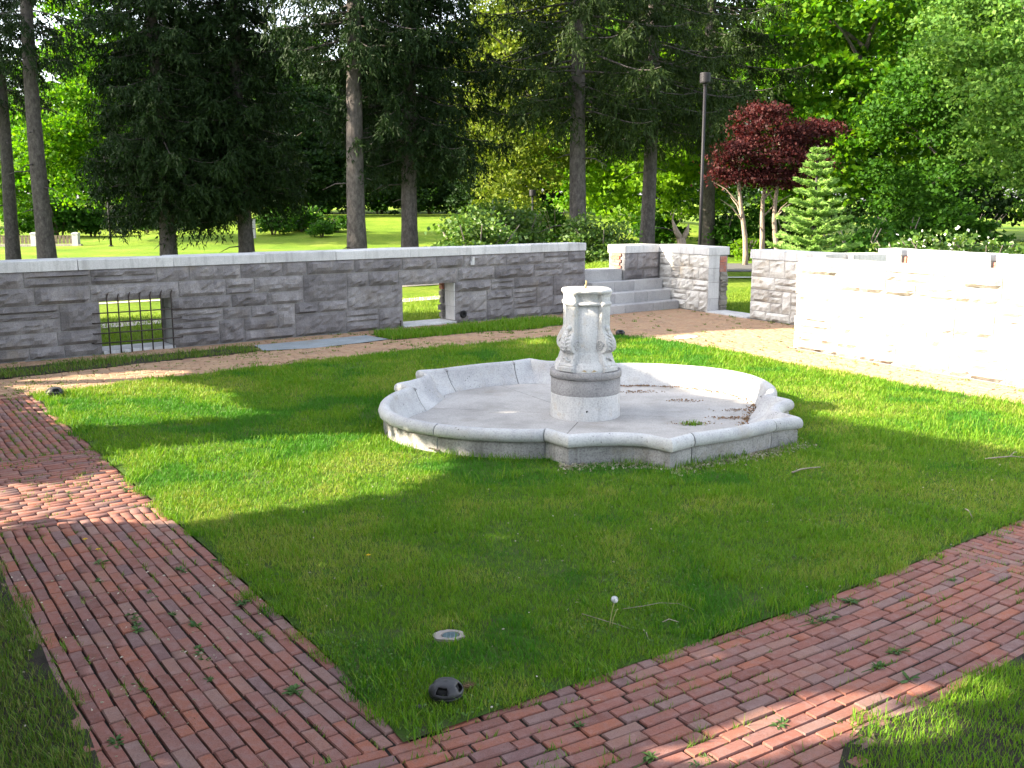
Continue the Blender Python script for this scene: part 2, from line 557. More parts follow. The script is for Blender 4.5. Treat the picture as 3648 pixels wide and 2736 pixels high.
S2 = [(-2.5, 17.6), (-.67, 19.0), (.43, 19.95), (1.0, 19.95), (1.0, 19.0), (.39, 18.4), (-.63, 17.9), (-2.0, 16.9)]
SLAB = [(-4.2, 16.2), (-2.55, 17.45), (-2.1, 16.95), (-2.5, 16.5), (-3.15, 15.9), (-3.9, 15.6)]

W0 = np.array([0, 20.2])
WD = np.array([.7885, .615])
WN = np.array([.615, -.7885])                  # left wall: towards the court
BC = np.array([3.32, 22.79])                   # corner of the two walls
BD = np.array([.4815, -.8765])
BN = np.array([-.8765, -.4815])
CD = np.array([.4856, -.8742])
CN = np.array([-.8742, -.4856])
C0 = np.array([4.55, 15.88])


def terrain_z(x, y):
    def ss(a, b, v):
        t = np.clip((v - a) / (b - a), 0, 1)
        return t * t * (3 - 2 * t)
    z = -0.032 + .88 * np.exp(-(((x - 2.35) / 1.25) ** 2 + ((y - 24.2) / 1.9) ** 2) ** 1.5)
    hill = 1.35 * ss(50, 78, y - .12 * (x + 10)) * ss(-27, -17, x) * (1 - ss(6, 22, x))
    z = z + hill
    z = z + 2.5 * ss(85, 200, y)
    return z


def terrain():
    xs = np.unique(np.concatenate([np.linspace(-400, -60, 12), np.linspace(-60, -12, 33), np.linspace(-12, 14, 80), np.linspace(14, 60, 32), np.linspace(60, 400, 12)]))
    ys = np.unique(np.concatenate([np.linspace(-60, 14, 20), np.linspace(14, 32, 60), np.linspace(32, 100, 56), np.linspace(100, 600, 14)]))
    X, Y = np.meshgrid(xs, ys)
    Z = terrain_z(X, Y)
    V = np.stack([X.ravel(), Y.ravel(), Z.ravel()], 1)
    nx = len(xs)
    i = np.arange(len(ys) - 1)[:, None] * nx + np.arange(nx - 1)[None]
    i = i.ravel()
    F = np.stack([i, i + 1, i + nx + 1, i + nx], 1)
    obj('ground', mesh_np('ground', V, F, M['lawn'], True), kind='structure')


terrain()


def sheet(name, poly, z, mat, parent=None, **props):
    V = [(x, y, z) for x, y in poly]
    me = mesh_np(name, V, [list(range(len(V)))], mat)
    return obj(name, me, parent, **props)


court = [(-13, 10.06 - .02), (-9, 13.18), (3.32, 22.77), (5.27, 19.2), (5.0, 15.7), (8.6, 9.2), (12, 3), (6, -3), (-6, -3), (-14, 6)]
# soil under the lawns
sheet('lawn_soil', LAWN, .004, M['soil'], kind='structure')
sheet('lawn_soil', GL, .004, M['dirt'], kind='structure')
sheet('lawn_soil', GR, .004, M['dirt'], kind='structure')
sheet('lawn_soil', S1, .004, M['dirt'], kind='structure')
sheet('lawn_soil', S2, .004, M['soil'], kind='structure')
sheet('asphalt_patch', SLAB, .006, M['slate'], kind='structure')

# ---------------------------------------------------------------- brick paths
BL, BW, BH, PL, PW = .1955, .0652, .05, .2065, .0735


def brick_mesh(name, L, Wd, seed, mat):
    r = np.random.default_rng(seed)
    hx, hy, c = L / 2, Wd / 2, .0042
    V = []
    for (sx, sy, z, ins) in [(a, b, z, i) for z, i in ((-BH, 0), (-.006, 0), (0, c)) for a, b in ((-1, -1), (1, -1), (1, 1), (-1, 1))]:
        V.append((sx * (hx - ins) + r.normal(0, .0012), sy * (hy - ins) + r.normal(0, .0012), z + (r.normal(0, .0006) if z == 0 else 0)))
    F = [(8, 9, 10, 11)]
    for a in (0, 4):
        for k in range(4):
            k2 = (k + 1) % 4
            F.append((a + k, a + k2, a + 4 + k2, a + 4 + k))
    return mesh_np(name, V, F, mat)


BRICKS = {L: [brick_mesh('brick', L, BW, i + int(L * 1000), M['brick']) for i in range(4)] for L in (BL, BL * .72, BL * .48)}
WORN = {L: [brick_mesh('brick', L, BW, i + 50 + int(L * 1000), M['worn_brick']) for i in range(4)] for L in BRICKS}


def curve_pt(E, s):
    d = np.linalg.norm(np.diff(E, axis=0), axis=1)
    cs = np.concatenate([[0], np.cumsum(d)])
    s = np.clip(s, 0, cs[-1] - 1e-6)
    k = int(np.searchsorted(cs, s, 'right') - 1)
    k = min(k, len(d) - 1)
    t = (E[k + 1] - E[k]) / d[k]
    # smoothed tangent
    return E[k] + t * (s - cs[k]), t


def smooth_curve(E, n=60):
    d = np.concatenate([[0], np.cumsum(np.linalg.norm(np.diff(E, axis=0), axis=1))])
    u = np.linspace(0, d[-1], n)
    x, y = np.interp(u, d, E[:, 0]), np.interp(u, d, E[:, 1])
    k = np.array([1, 2, 3, 2, 1]) / 9
    for _ in range(3):
        xp = np.concatenate([2 * x[0] - x[2:0:-1], x, 2 * x[-1] - x[-2:-4:-1]])
        yp = np.concatenate([2 * y[0] - y[2:0:-1], y, 2 * y[-1] - y[-2:-4:-1]])
        x, y = np.convolve(xp, k, 'valid'), np.convolve(yp, k, 'valid')
    return np.stack([x, y], 1)


REs, LEs = smooth_curve(RE), smooth_curve(LE)
slen = lambda E: np.linalg.norm(np.diff(E, axis=0), axis=1).sum()
sO = 3.4                                                        # arc length of the lawn corner on REs
_d = np.concatenate([[0], np.cumsum(np.linalg.norm(np.diff(REs, axis=0), axis=1))])
sO = _d[np.argmin(np.linalg.norm(REs - np.array([-.41, 4.11]), axis=1))]


def lay_along(E, n, s0, s1, t0, t1, r):
    out = []
    rows = int(round((t1 - t0) / PW))
    for i in range(rows):
        t = t0 + (i + .5) * PW
        a, b = (s0(t), s1(t)) if callable(s0) else (s0, s1)
        s = a - r.random() * .0 - (PL * .5 if i % 2 else 0) + r.normal(0, .02)
        s = max(s, a - PL)
        while s < b - .03:
            q = r.random()
            L = BL if q < .82 else (BL * .72 if q < .9 else BL * .48)
            if s < a:                                         # cut brick at the start
                L = BL * .48
                s = a + .003
            out.append((E, n, s + L / 2, t, L, 0))
            s += L + (PL - BL)
    return out


def lay_across(E, n, s0, s1, t0, t1, r):
    out = []
    rows = int(round((s1 - s0) / PW))
    for i in range(rows):
        s = s0 + (i + .5) * PW
        t = t0 - (PL * .5 if i % 2 else 0) + r.normal(0, .012)
        while t < t1 - .03:
            L = BL if r.random() < .9 else BL * .72
            if t < t0 - .02:
                L = BL * .48
                t = t0 + .003
            out.append((E, n, s, t + L / 2, L, 1))
            t += L + (PL - BL)
    return out


def place(b, r):
    E, n, s, t, L, ac = b
    p, tg = curve_pt(E, s)
    p = p + n * t + r.normal(0, .0022, 2)
    ang = math.atan2(tg[1], tg[0]) + (math.pi / 2 if ac else 0) + r.normal(0, .010)
    z = r.normal(0, .0016) + .006 * math.sin(p[0] * 2.1 + 1.3 * p[1]) * .6
    return [p[0], p[1], z, ang, r.normal(0, .007), r.normal(0, .008), L]


def brick_path(name, bricks, bed, r, keep=300, bedz=-.012, mat='brick'):
    root = sheet(name, bed, bedz, M['joint'], kind='structure')
    P = [place(b, r) for b in bricks]
    P = [p for p in P if p[1] > -1]

    def size(p):
        d2 = p[0] ** 2 + p[1] ** 2 + CAM_H ** 2
        zf = p[1] * math.cos(PITCH) + CAM_H * math.sin(PITCH)
        px = abs(p[0]) / max(zf, .1) * 3575 < 1850
        yy = 1368 - 3575 * (p[1] * math.sin(PITCH) - CAM_H * math.cos(PITCH)) / max(zf, .1)
        return (p[6] / d2) if (px and -10 < yy < 2760) else 0
    P.sort(key=size, reverse=True)
    nk = min(keep, sum(1 for p in P if size(p) > 0))
    BK = BRICKS if mat == 'brick' else WORN
    for p in P[:nk]:
        me = BK[p[6]][int(r.integers(4))]
        obj('brick', me, root, p[:3], (p[4], p[5], p[3]), (1 + r.normal(0, .012), 1 + r.normal(0, .025), 1))
    rest = P[nk:]
    if rest:
        Vs, Fs = [], []
        n = 0
        for p in rest:
            me = BRICKS[p[6]][0]
            V = np.array([v.co for v in me.vertices])
            F = np.array([list(f.vertices) for f in me.polygons])
            Mx = Matrix.Rotation(p[3], 3, 'Z') @ Matrix.Rotation(p[5], 3, 'Y') @ Matrix.Rotation(p[4], 3, 'X')
            V = V @ np.array(Mx).T + np.array(p[:3])
            Vs.append(V)
            Fs.append(F + n)
            n += len(V)
        obj('brick_courses', mesh_np('brick_courses', np.concatenate(Vs), np.concatenate(Fs), M[mat]), root, kind='stuff')
    return root


r1 = np.random.default_rng(11)
# near path: courses run along it, a cross-laid band further right
B1 = lay_along(REs, PN, sO, sO + 3.87, .0, PW, r1) + lay_along(REs, PN, sO - 1.75, sO + 3.87, PW, 1.22, r1)
B1 += lay_across(REs, PN, sO + 3.87 + .02, sO + 6.2, 0, 1.22, r1) + lay_along(REs, PN, sO + 6.22, sO + 11.0, 0, 1.22, r1)
bedR = [tuple(p) for p in REs] + [tuple(p + PN * 1.25) for p in REs[::-1]]
brick_path('brick_path', B1, bedR, r1)
# left path, two zones of courses and a cross band
r2 = np.random.default_rng(12)
wL = 1.25
s0f = lambda t: -.065 + .1 * t
B2 = []
for E_, a, b in ((LEs, s0f, lambda t: 4.02),):
    B2 += lay_along(E_, QN, a, b, 0, wL, r2)
B2 += lay_across(LEs, QN, 4.03, 6.22, 0, wL, r2) + lay_along(LEs, QN, 6.24, 9.7, 0, wL, r2)


# s may be negative at the corner: extend the curve backwards
def ext(E):
    d = (E[0] - E[1]) / np.linalg.norm(E[0] - E[1])
    return np.concatenate([[E[0] + d * 1.0], E])


LEx = ext(LEs)
B2 = [(LEx, n, s + 1.0, t, L, ac) for (E_, n, s, t, L, ac) in B2]
bedL = [tuple(p) for p in LEx] + [tuple(p + QN * (wL + .05)) for p in LEx[::-1]]
brick_path('brick_path', B2, bedL, r2, bedz=-.013)

# far courses, laid along the walls
r3 = np.random.default_rng(13)
far_bl, far_br = [], []
linE = lambda p, d, L: np.array([p + d * L * k / 20 for k in range(21)])
dp = np.array([.80, .60])
np_ = np.array([-.60, .80])
E1 = linE(np.array([-8.4, 9.95]), dp, 17.5)
cand = lay_along(E1, np_, 0, 17.4, 0, 4.6, r3)
cp = np.array([curve_pt(b[0], b[2])[0] + b[1] * b[3] for b in cand])
inside = ((cp[:, 1] - 20.2 - .78 * cp[:, 0]) < -.05) & ~inpoly(cp, LAWN) & ~inpoly(cp, S1) & ~inpoly(cp, S2) & ~inpoly(cp, SLAB)
lside = ((cp - np.array([-5.82, 11.98])) @ np.array([-.822, -.57]))
inside &= (cp[:, 0] > -9) & ((cp - np.array([1.6, 17.5])) @ dp < .3)
far_bl = [b for b, k in zip(cand, inside) if k]
E2 = linE(np.array([.9, 18.9]), CD, 14.0)
E2n = np.array([.874, .4856])
cand = lay_along(E2, E2n, -0.0, 13.9, 0, 4.4, r3)
# rows start behind the wall corner
E2b = linE(np.array([.9, 18.9]) - CD * 4.0, CD, 18.0)
cand = lay_along(E2b, E2n, 0, 17.9, 0, 4.6, r3)
cp = np.array([curve_pt(b[0], b[2])[0] + b[1] * b[3] for b in cand])
ins = ((cp[:, 1] - 20.2 - .78 * cp[:, 0]) < -.05) & ~inpoly(cp, LAWN) & ~inpoly(cp, S2)
ins &= ((cp - np.array([1.6, 17.5])) @ dp > .3) | (cp[:, 1] < 16.5)
ins &= (((cp - C0) @ CN > -.0) | (cp[:, 1] > 16.0)) & ((cp - BC) @ BN > .02)
far_br = [b for b, k in zip(cand, ins) if k]
brick_path('brick_path', far_bl, [(-9.6, 9.3), (-12.0, 10.6), (3.2, 22.45), (3.6, 22.2), (1.9, 17.7), (1.2, 17.2), (-6.0, 11.8), (-6.8, 11.3)], r3, bedz=-.016, mat='worn_brick')
brick_path('brick_path', far_br, [(1.5, 17.2), (3.31, 22.7), (5.25, 19.2), (4.9, 15.9), (8.3, 9.6), (6.6, 9.9)], r3, bedz=-.019, mat='worn_brick')

# ---------------------------------------------------------------- grass blades
FB = np.array([8.0, 8.0])


def fountain_r(a):
    """outer radius of the basin at world angle a (radians)"""
    A_ = [0, 7, 15, 25, 34, 39.5, 41, 42, 47.5, 49, 53, 60, 65, 67, 69.5, 71.5, 74, 76, 82, 90]
    R_ = [2.36, 2.35, 2.29, 2.20, 2.10, 2.03, 2.0, 2.02, 2.20, 2.175, 2.12, 2.10, 2.16, 2.24, 2.42, 2.37, 2.32, 2.285, 2.265, 2.265]
    d = (np.degrees(a) - 34.5) % 180
    d = np.minimum(d, 180 - d)
    return np.interp(d, A_, R_)


FC = np.array([.80, 10.76])


def blades(poly, dens, keepfn=None, hmin=.02, hmax=.05, wid=.0035, lod=True, seed=1, z=0.0, edge=.05, zfn=None):
    r = np.random.default_rng(seed)
    poly = np.asarray(poly, float)
    x0, y0 = poly.min(0) - .1
    x1, y1 = poly.max(0) + .1
    n = int((x1 - x0) * (y1 - y0) * dens)
    P = np.stack([r.uniform(x0, x1, n), r.uniform(y0, y1, n)], 1)
    J = P + np.stack([noise2(P, 5, seed + 5) - .5, noise2(P, 5, seed + 6) - .5], 1) * edge * 4 + r.normal(0, edge * .4, (n, 2))
    k = inpoly(J, poly)
    zf = P[:, 1] * math.cos(PITCH) + CAM_H * math.sin(PITCH)
    k &= (np.abs(P[:, 0]) < zf * .56 + 2.2) & (P[:, 1] > 1.6)
    P = P[k]
    zf = zf[k]
    if keepfn is not None:
        kk = r.random(len(P)) < keepfn(P)
        P, zf = P[kk], zf[kk]
    sc = np.ones(len(P))
    if lod:
        sc = np.clip(zf / 6.5, 1, 3.2)
        kk = r.random(len(P)) < 1.0 / sc ** 1.55
        P, sc = P[kk], sc[kk]
    n = len(P)
    h = r.uniform(hmin, hmax, n) * (0.6 + .4 * noise2(P, 1.7, seed + 9) + .55 * noise2(P, 11, seed + 10)) * sc ** .35
    wd = wid * sc * r.uniform(.7, 1.3, n)
    th = r.uniform(0, 2 * np.pi, n)
    ln = r.uniform(.15, 1.0, n) * h
    lx, ly = np.cos(th) * ln, np.sin(th) * ln
    fx, fy = -np.sin(th) * wd * .5, np.cos(th) * wd * .5
    tw = r.uniform(-.8, .8, n)
    fx, fy = fx * np.cos(tw) - fy * np.sin(tw), fx * np.sin(tw) + fy * np.cos(tw)
    zb = np.full(n, z) if zfn is None else zfn(P[:, 0], P[:, 1])
    V = np.empty((n, 5, 3), np.float32)
    V[:, 0] = np.stack([P[:, 0] - fx, P[:, 1] - fy, zb], 1)
    V[:, 1] = np.stack([P[:, 0] + fx, P[:, 1] + fy, zb], 1)
    V[:, 2] = np.stack([P[:, 0] + lx * .4 + fx * .8, P[:, 1] + ly * .4 + fy * .8, zb + h * .6], 1)
    V[:, 3] = np.stack([P[:, 0] + lx * .4 - fx * .8, P[:, 1] + ly * .4 - fy * .8, zb + h * .6], 1)
    V[:, 4] = np.stack([P[:, 0] + lx, P[:, 1] + ly, zb + h], 1)
    b = np.arange(n)[:, None] * 5
    T = np.concatenate([b + np.array([[0, 1, 2]]), b + np.array([[0, 2, 3]]), b + np.array([[3, 2, 4]])], 0)
    return V.reshape(-1, 3), T


def lawn_keep(P):
    d = P - FC
    rr = np.hypot(d[:, 0], d[:, 1])
    k = rr > fountain_r(np.arctan2(d[:, 1], d[:, 0])) + .0
    v = np.ones(len(P))
    bare = noise2(P, 1.3, 21) * .6 + noise2(P, 4.1, 22) * .4
    near = np.clip((7.5 - P[:, 1]) / 3.0, 0, 1)
    v *= np.clip(1 - near * .7 * np.clip((bare - .52) * 6, 0, 1), .32, 1)
    v *= np.clip(1 - .5 * np.clip((bare - .66) * 8, 0, 1), .3, 1)
    # bare, worn edge at the front of the basin and along the near path corner
    fr = (rr - fountain_r(np.arctan2(d[:, 1], d[:, 0])))
    side = np.clip((d[:, 0] - .2) * 1.0, 0, 1) * (d[:, 1] < -.3)
    v *= 1 - .75 * side * np.clip(1 - fr / .3, 0, 1)
    v *= np.clip(.45 + 1.1 * noise2(P, 13, 23), 0, 1)
    for cx, cy, rad in ((-.31, 4.39, .07), (-.34, 5.06, .08)):
        v *= (np.hypot(P[:, 0] - cx, P[:, 1] - cy) > rad)
    return v * k


V, T = blades(LAWN, 12500, lawn_keep, .015, .041, .0035, seed=31)
me = mesh_np('lawn_grass', V, T, [M['grass'], M['grass_light'], M['grass_deep']])
cxy = V[T[:, 0] // 5 * 5][:, :2].astype(float)
nA = noise2(cxy, .8, 81) * .55 + noise2(cxy, 2.7, 82) * .45 + noise2(cxy, 60, 84) * .22 - .11
mi = np.where(nA > .60, 1, np.where(nA < .36, 2, 0)).astype(np.int32)
me.polygons.foreach_set('material_index', mi)
obj('lawn_grass', me, kind='stuff')


def edge_keep(P):
    d = P - FC
    fr = np.hypot(d[:, 0], d[:, 1]) - fountain_r(np.arctan2(d[:, 1], d[:, 0]))
    k = np.where((fr > -.05) & (fr < .1), .55, 0.0) * (noise2(P, 2.6, 61) > .38)
    E_ = np.concatenate([LEs, REs[REs[:, 0] > -.4]])
    dist = np.full(len(P), 9.0)
    for e_ in E_:
        dist = np.minimum(dist, np.hypot(P[:, 0] - e_[0], P[:, 1] - e_[1]))
    near = dist < .16
    k = np.maximum(k, near * .5 * (noise2(P, 3.1, 62) > .45))
    tuft = noise2(P, 2.2, 63) * .6 + noise2(P, 7.0, 64) * .4
    return np.maximum(k, (fr > .05) * np.clip((tuft - .62) * 4, 0, .5))


V, T = blades(LAWN, 5200, edge_keep, .035, .075, .0042, seed=36, edge=.07)
obj('tall_grass', mesh_np('tall_grass', V, T, [M['grass']]), kind='stuff')


def clover():
    r = np.random.default_rng(37)
    n = 60000
    P = np.stack([r.uniform(-4, 4.5, n), r.uniform(3.9, 9.0, n)], 1)
    m_ = noise2(P, 1.1, 65) * .55 + noise2(P, 3.7, 66) * .45
    lft = np.clip(1.0 - np.abs((P - np.array([-.41, 4.11])) @ np.array([.822, .57]) - .35) / 1.0, 0, 1)
    k = inpoly(P, LAWN) & (m_ + .16 * lft > .60) & (r.random(n) < np.clip((9.5 - P[:, 1]) / 6, .1, 1))
    k &= np.hypot(P[:, 0] + .31, P[:, 1] - 4.39) > .1
    k &= np.hypot(P[:, 0] + .34, P[:, 1] - 5.06) > .09
    P = P[k]
    V_, F_ = leaf_quads(np.concatenate([P, r.uniform(.012, .034, (len(P), 1))], 1), .014, r, .75, .9)
    obj('clover', mesh_np('clover', V_, F_, M['clover']), kind='stuff')


V, T = blades(GL, 9000, lambda P: np.clip(1.6 - 1.4 * noise2(P, 2.6, 41), .25, 1), .02, .055, .0038, seed=32)
obj('shaded_grass', mesh_np('shaded_grass', V, T, M['dry_grass']), kind='stuff')
V, T = blades(GR, 10000, lambda P: np.clip(1.4 - 1.0 * noise2(P, 2.0, 42), .25, 1), .02, .055, .0038, seed=33)
obj('verge_grass', mesh_np('verge_grass', V, T, M['grass']), kind='stuff')
V, T = blades(S1, 7000, lambda P: np.clip(1.35 - 1.6 * noise2(P, 2.2, 43), .05, 1), .02, .06, .0038, seed=34)
obj('strip_grass', mesh_np('strip_grass', V, T, M['dry_grass']), kind='stuff')
V, T = blades(S2, 9000, None, .03, .075, .0038, seed=35)
obj('strip_grass', mesh_np('strip_grass', V, T, M['grass']), kind='stuff')


# grass and moss growing in the brick joints
def joint_weeds():
    r = np.random.default_rng(50)
    pts = []
    for bl, cnt in ((B1, 900), (B2, 620), (far_bl, 700), (far_br, 260)):
        for i in r.integers(0, len(bl), cnt):
            E_, n, s, t, L, ac = bl[int(i)]
            p, tg = curve_pt(E_, s)
            nn = n if not ac else tg
            tt = tg if not ac else n
            c = p + n * t + nn * PW * .5 * r.choice([-1, 1]) + tt * r.uniform(-.5, .5) * L
            nz = noise2(c[None], 1.1, 51)[0]
            edge_ = (t < .2) or (t > 1.0)
            if r.random() < .15 + .9 * np.clip((nz - .45) * 4, 0, 1) + (.35 if edge_ else 0):
                pts.append((c, tt))
    Vs, n = [], 0
    for c, tt in pts:
        k = int(r.integers(4, 15))
        a = r.normal(0, .035, k)
        b = r.normal(0, .006, k)
        q = c + np.outer(a, tt) + np.outer(b, [-tt[1], tt[0]])
        h = r.uniform(.006, .03, k) * (1.5 if r.random() < .12 else 1)
        th = r.uniform(0, 6.28, k)
        w_ = r.uniform(.002, .005, k) * max(1, c[1] / 6)
        v = np.empty((k, 3, 3))
        v[:, 0] = np.stack([q[:, 0] - np.sin(th) * w_, q[:, 1] + np.cos(th) * w_, np.full(k, -.008)], 1)
        v[:, 1] = np.stack([q[:, 0] + np.sin(th) * w_, q[:, 1] - np.cos(th) * w_, np.full(k, -.008)], 1)
        v[:, 2] = np.stack([q[:, 0] + np.cos(th) * h * .9, q[:, 1] + np.sin(th) * h * .9, h], 1)
        Vs.append(v.reshape(-1, 3))
    V = np.concatenate(Vs)
    obj('joint_grass', mesh_np('joint_grass', V, np.arange(len(V)).reshape(-1, 3), M['dry_grass']), kind='stuff')


joint_weeds()
clover()

# ================================================================ WALLS
class Wall:
    def __init__(self, root, P0, D, N):
        self.root, self.P0, self.D, self.N = root, np.array(P0), np.array(D), np.array(N)

    def M(self, V):
        """(t, depth outward to viewer, z) -> world"""
        V = np.asarray(V, float)
        xy = self.P0 + V[:, :1] * self.D + V[:, 1:2] * self.N
        return np.concatenate([xy, V[:, 2:3]], 1)

    def box(self, name, t0, t1, d0, d1, z0, z1, mat):
        me = MB().box(t0, t1, d0, d1, z0, z1, self.M).mesh(name, mat)
        return wpart(name, me, self.root)

    def bevel_box(self, name, t0, t1, d0, d1, z0, z1, mat, c=.008, jit=.002, r=None):
        """block with chamfered top and front edges"""
        r = r or rng
        V = []
        for z, ins in ((z0, 0), (z1 - c, 0), (z1, c)):
            for a, b in ((t0, d0), (t1, d0), (t1, d1), (t0, d1)):
                V.append((a + (ins if a == t0 else -ins) + r.normal(0, jit), b + (ins if b == d0 else -ins) + r.normal(0, jit * .5), z + (r.normal(0, jit) if z == z1 else 0)))
        F = [(8, 9, 10, 11), (3, 2, 1, 0)]
        for a in (0, 4):
            for k in range(4):
                k2 = (k + 1) % 4
                F.append((a + k, a + k2, a + 4 + k2, a + 4 + k))
        return wpart(name, mesh_np(name, self.M(V), F, mat), self.root)

    def stone(self, t0, t1, z0, z1, r, mat, name='stone', proud=.05, gap=.007):
        t0, t1, z0, z1 = t0 + gap, t1 - gap, z0 + gap, z1 - gap
        nx = max(3, int((t1 - t0) / .085) + 1)
        nz = max(3, int((z1 - z0) / .06) + 1)
        ts = np.linspace(t0, t1, nx + 1)
        zs = np.linspace(z0, z1, nz + 1)
        if nx > 2:
            ts[1:-1] += r.normal(0, .012, nx - 1)
        if nz > 2:
            zs[1:-1] += r.normal(0, .008, nz - 1)
        Tg, Zg = np.meshgrid(ts, zs)
        e = np.minimum(np.minimum(Tg - t0, t1 - Tg) / .05, np.minimum(Zg - z0, z1 - Zg) / .035)
        e = np.clip(e, 0, 1)
        ph = r.uniform(0, 6.28, 4)
        fz = (Zg - z0) / (z1 - z0)
        crest = .35 + .2 * math.sin(ph[0]) + .12 * np.sin(Tg * 7 + ph[1]) + .08 * np.sin(Tg * 17 + ph[2])
        prof = np.where(fz > crest, 1 - .75 * (fz - crest) / (1 - crest + 1e-6), .45 + .55 * np.clip((fz / (crest + 1e-6)), 0, 1) ** 2)
        h = e * (.012 + proud * (.35 + .8 * r.random()) * prof + r.normal(0, .013, Tg.shape))
        h = np.maximum(h, 0)
        V = np.stack([Tg.ravel(), h.ravel() + .004, Zg.ravel()], 1)
        n0 = len(V)
        ring = [i for i in range(nx + 1)] + [(k + 1) * (nx + 1) - 1 for k in range(1, nz + 1)] + [nz * (nx + 1) + i for i in range(nx - 1, -1, -1)] + [k * (nx + 1) for k in range(nz - 1, 0, -1)]
        back = V[ring].copy()
        back[:, 1] = -.03
        V = np.concatenate([V, back])
        F = []
        for k in range(nz):
            for i in range(nx):
                a = k * (nx + 1) + i
                F.append((a, a + 1, a + nx + 2, a + nx + 1))
        m = len(ring)
        for i in range(m):
            j = (i + 1) % m
            F.append((ring[j], ring[i], n0 + i, n0 + j))
        return wpart(name, mesh_np(name, self.M(V), F, mat), self.root)

    def ashlar(self, t0, t1, rows, r, mat, holes=(), lmin=.34, lmax=.86, proud=.05):
        """random ashlar: rows of stones, some two rows high; holes = (t0,t1,z0,z1) left free"""
        busy = [[] for _ in rows[:-1]]
        for i in range(len(rows) - 1):
            z0, z1 = rows[i], rows[i + 1]
            blocks = sorted(busy[i] + [(h[0], h[1]) for h in holes if h[2] < z1 - .01 and h[3] > z0 + .01])
            cur = t0
            spans = []
            for a, b in blocks:
                if a > cur + .02:
                    spans.append((cur, a))
                cur = max(cur, b)
            if cur < t1 - .02:
                spans.append((cur, t1))
            for a, b in spans:
                s = a
                while s < b - .01:
                    L = r.uniform(lmin, lmax)
                    if b - s - L < lmin * .75:
                        L = b - s
                        if L > lmax * 1.15:
                            L /= 2
                    e = min(b, s + L)
                    top = z1
                    if i + 2 < len(rows) and r.random() < .24 and (z1 - z0) < .24:
                        z2 = rows[i + 2]
                        clash = any(h[0] < e - .01 and h[1] > s + .01 and h[2] < z2 - .01 and h[3] > z1 + .01 for h in holes)
                        clash |= any(x < e - .01 and y > s + .01 for x, y in busy[i + 1])
                        if not clash:
                            top = z2
                            busy[i + 1].append((s, e))
                    if top == z1 and (z1 - z0) > .19 and (e - s) > .3 and r.random() < .16:
                        zm = z0 + (z1 - z0) * r.uniform(.4, .6)
                        self.stone(s, e, z0, zm, r, mat, proud=proud * .8)
                        self.stone(s, e, zm, z1, r, mat, proud=proud * .8)
                    else:
                        self.stone(s, e, z0, top, r, mat, proud=proud)
                    s = e

    def coping(self, t0, t1, z0, z1, thick, r, mat, L=1.35, over=.035):
        n = max(1, int(round((t1 - t0) / L)))
        cuts = np.linspace(t0, t1, n + 1)
        cuts[1:-1] += r.normal(0, .1, n - 1)
        for a, b in zip(cuts[:-1], cuts[1:]):
            self.bevel_box('coping_stone', a + .004, b - .004, -thick - over, over, z0, z1 + r.normal(0, .003), mat, .012, .003, r)

    def brick(self, t0, t1, d0, d1, z0, z1, r):
        return self.bevel_box('brick', t0, t1, d0, d1, z0, z1, M['wall_brick'], .004, .002, r)


rw = np.random.default_rng(77)
# ---- long left wall
tx = lambda x: x / .7885
root = thing('stone_wall', 'long grey rock-faced granite wall with a barred window and an open window hole', 'wall', (-5.0, 16.3, 0))
Wl = Wall(root, W0, WD, WN)
TH = .5
tS, tE = tx(-12.2), 1.967
w1 = (tx(-6.30), tx(-5.42))
w2 = (tx(-2.03), tx(-1.10))
zt, ztop = 1.298, 1.452
core = MB()
for a, b, z0, z1 in ((tS, w1[0], -.1, zt), (w1[1], w2[0], -.1, zt), (w2[1], tE, -.1, zt), (w1[0], w1[1], -.1, .03), (w1[0], w1[1], .80, zt), (w2[0], w2[1], -.1, .02), (w2[0], w2[1], .78, zt)):
    core.box(a, b, -TH, -.006, z0, z1, Wl.M)
wpart('wall_core', core.mesh('wall_core', M['mortar']), root)
rows = [0, .175, .39, .585, .80, 1.06, zt]
lint1 = (w1[0] - .12, w1[1] + .12, .80, 1.06)
lint2 = (w2[0] - .08, w2[1] + .07, .775, 1.06)
holes = [(w1[0], w1[1], 0, .80), (w2[0], w2[1], 0, .775), (lint1[0], lint1[1], .80, 1.06), (lint2[0], lint2[1], .775, 1.06)]
Wl.ashlar(tS, tE, rows, rw, M['granite'], [(a, b, c + .02, d - .0) for a, b, c, d in holes], lmin=.42, lmax=1.05)
Wl.stone(lint1[0], lint1[1], .80, 1.058, rw, M['granite'], 'lintel', .06)
Wl.stone(lint2[0], lint2[1], .775, 1.058, rw, M['granite'], 'lintel', .03)
for ww, zz in ((w1, .045), (w2, .035)):
    Wl.bevel_box('sill', ww[0] + .004, ww[1] - .004, -TH - .02, .05, -.04, zz, M['coping'], .006, .003, rw)
# dressed jambs: stacked blocks of the reveal on the far side of each hole
for ww, ztp in ((w1, .80), (w2, .775)):
    z = .05
    while z < ztp - .05:
        h = min(rw.uniform(.18, .3), ztp - z)
        Wl.box('jamb_stone', ww[1] - .012, ww[1] + .002, -.30 - rw.uniform(0, .05), -.004, z + .004, z + h - .004, M['coping'])
        z += h
# brick and rubble backing seen inside the open window
for k, zz in enumerate((.70, .63)):
    Wl.brick(w2[1] - .06, w2[1] + .01, -.46, -.36, zz, zz + .062, rw)
for k, zz in enumerate((.08, .22, .36, .50)):
    Wl.bevel_box('rubble_stone', w2[1] - .05 - rw.uniform(0, .03), w2[1] + .01, -.47, -.36, zz, zz + .11, M['rubble'], .02, .01, rw)
Wl.coping(tS, tE, zt, ztop, TH, rw, M['coping'], 1.42)

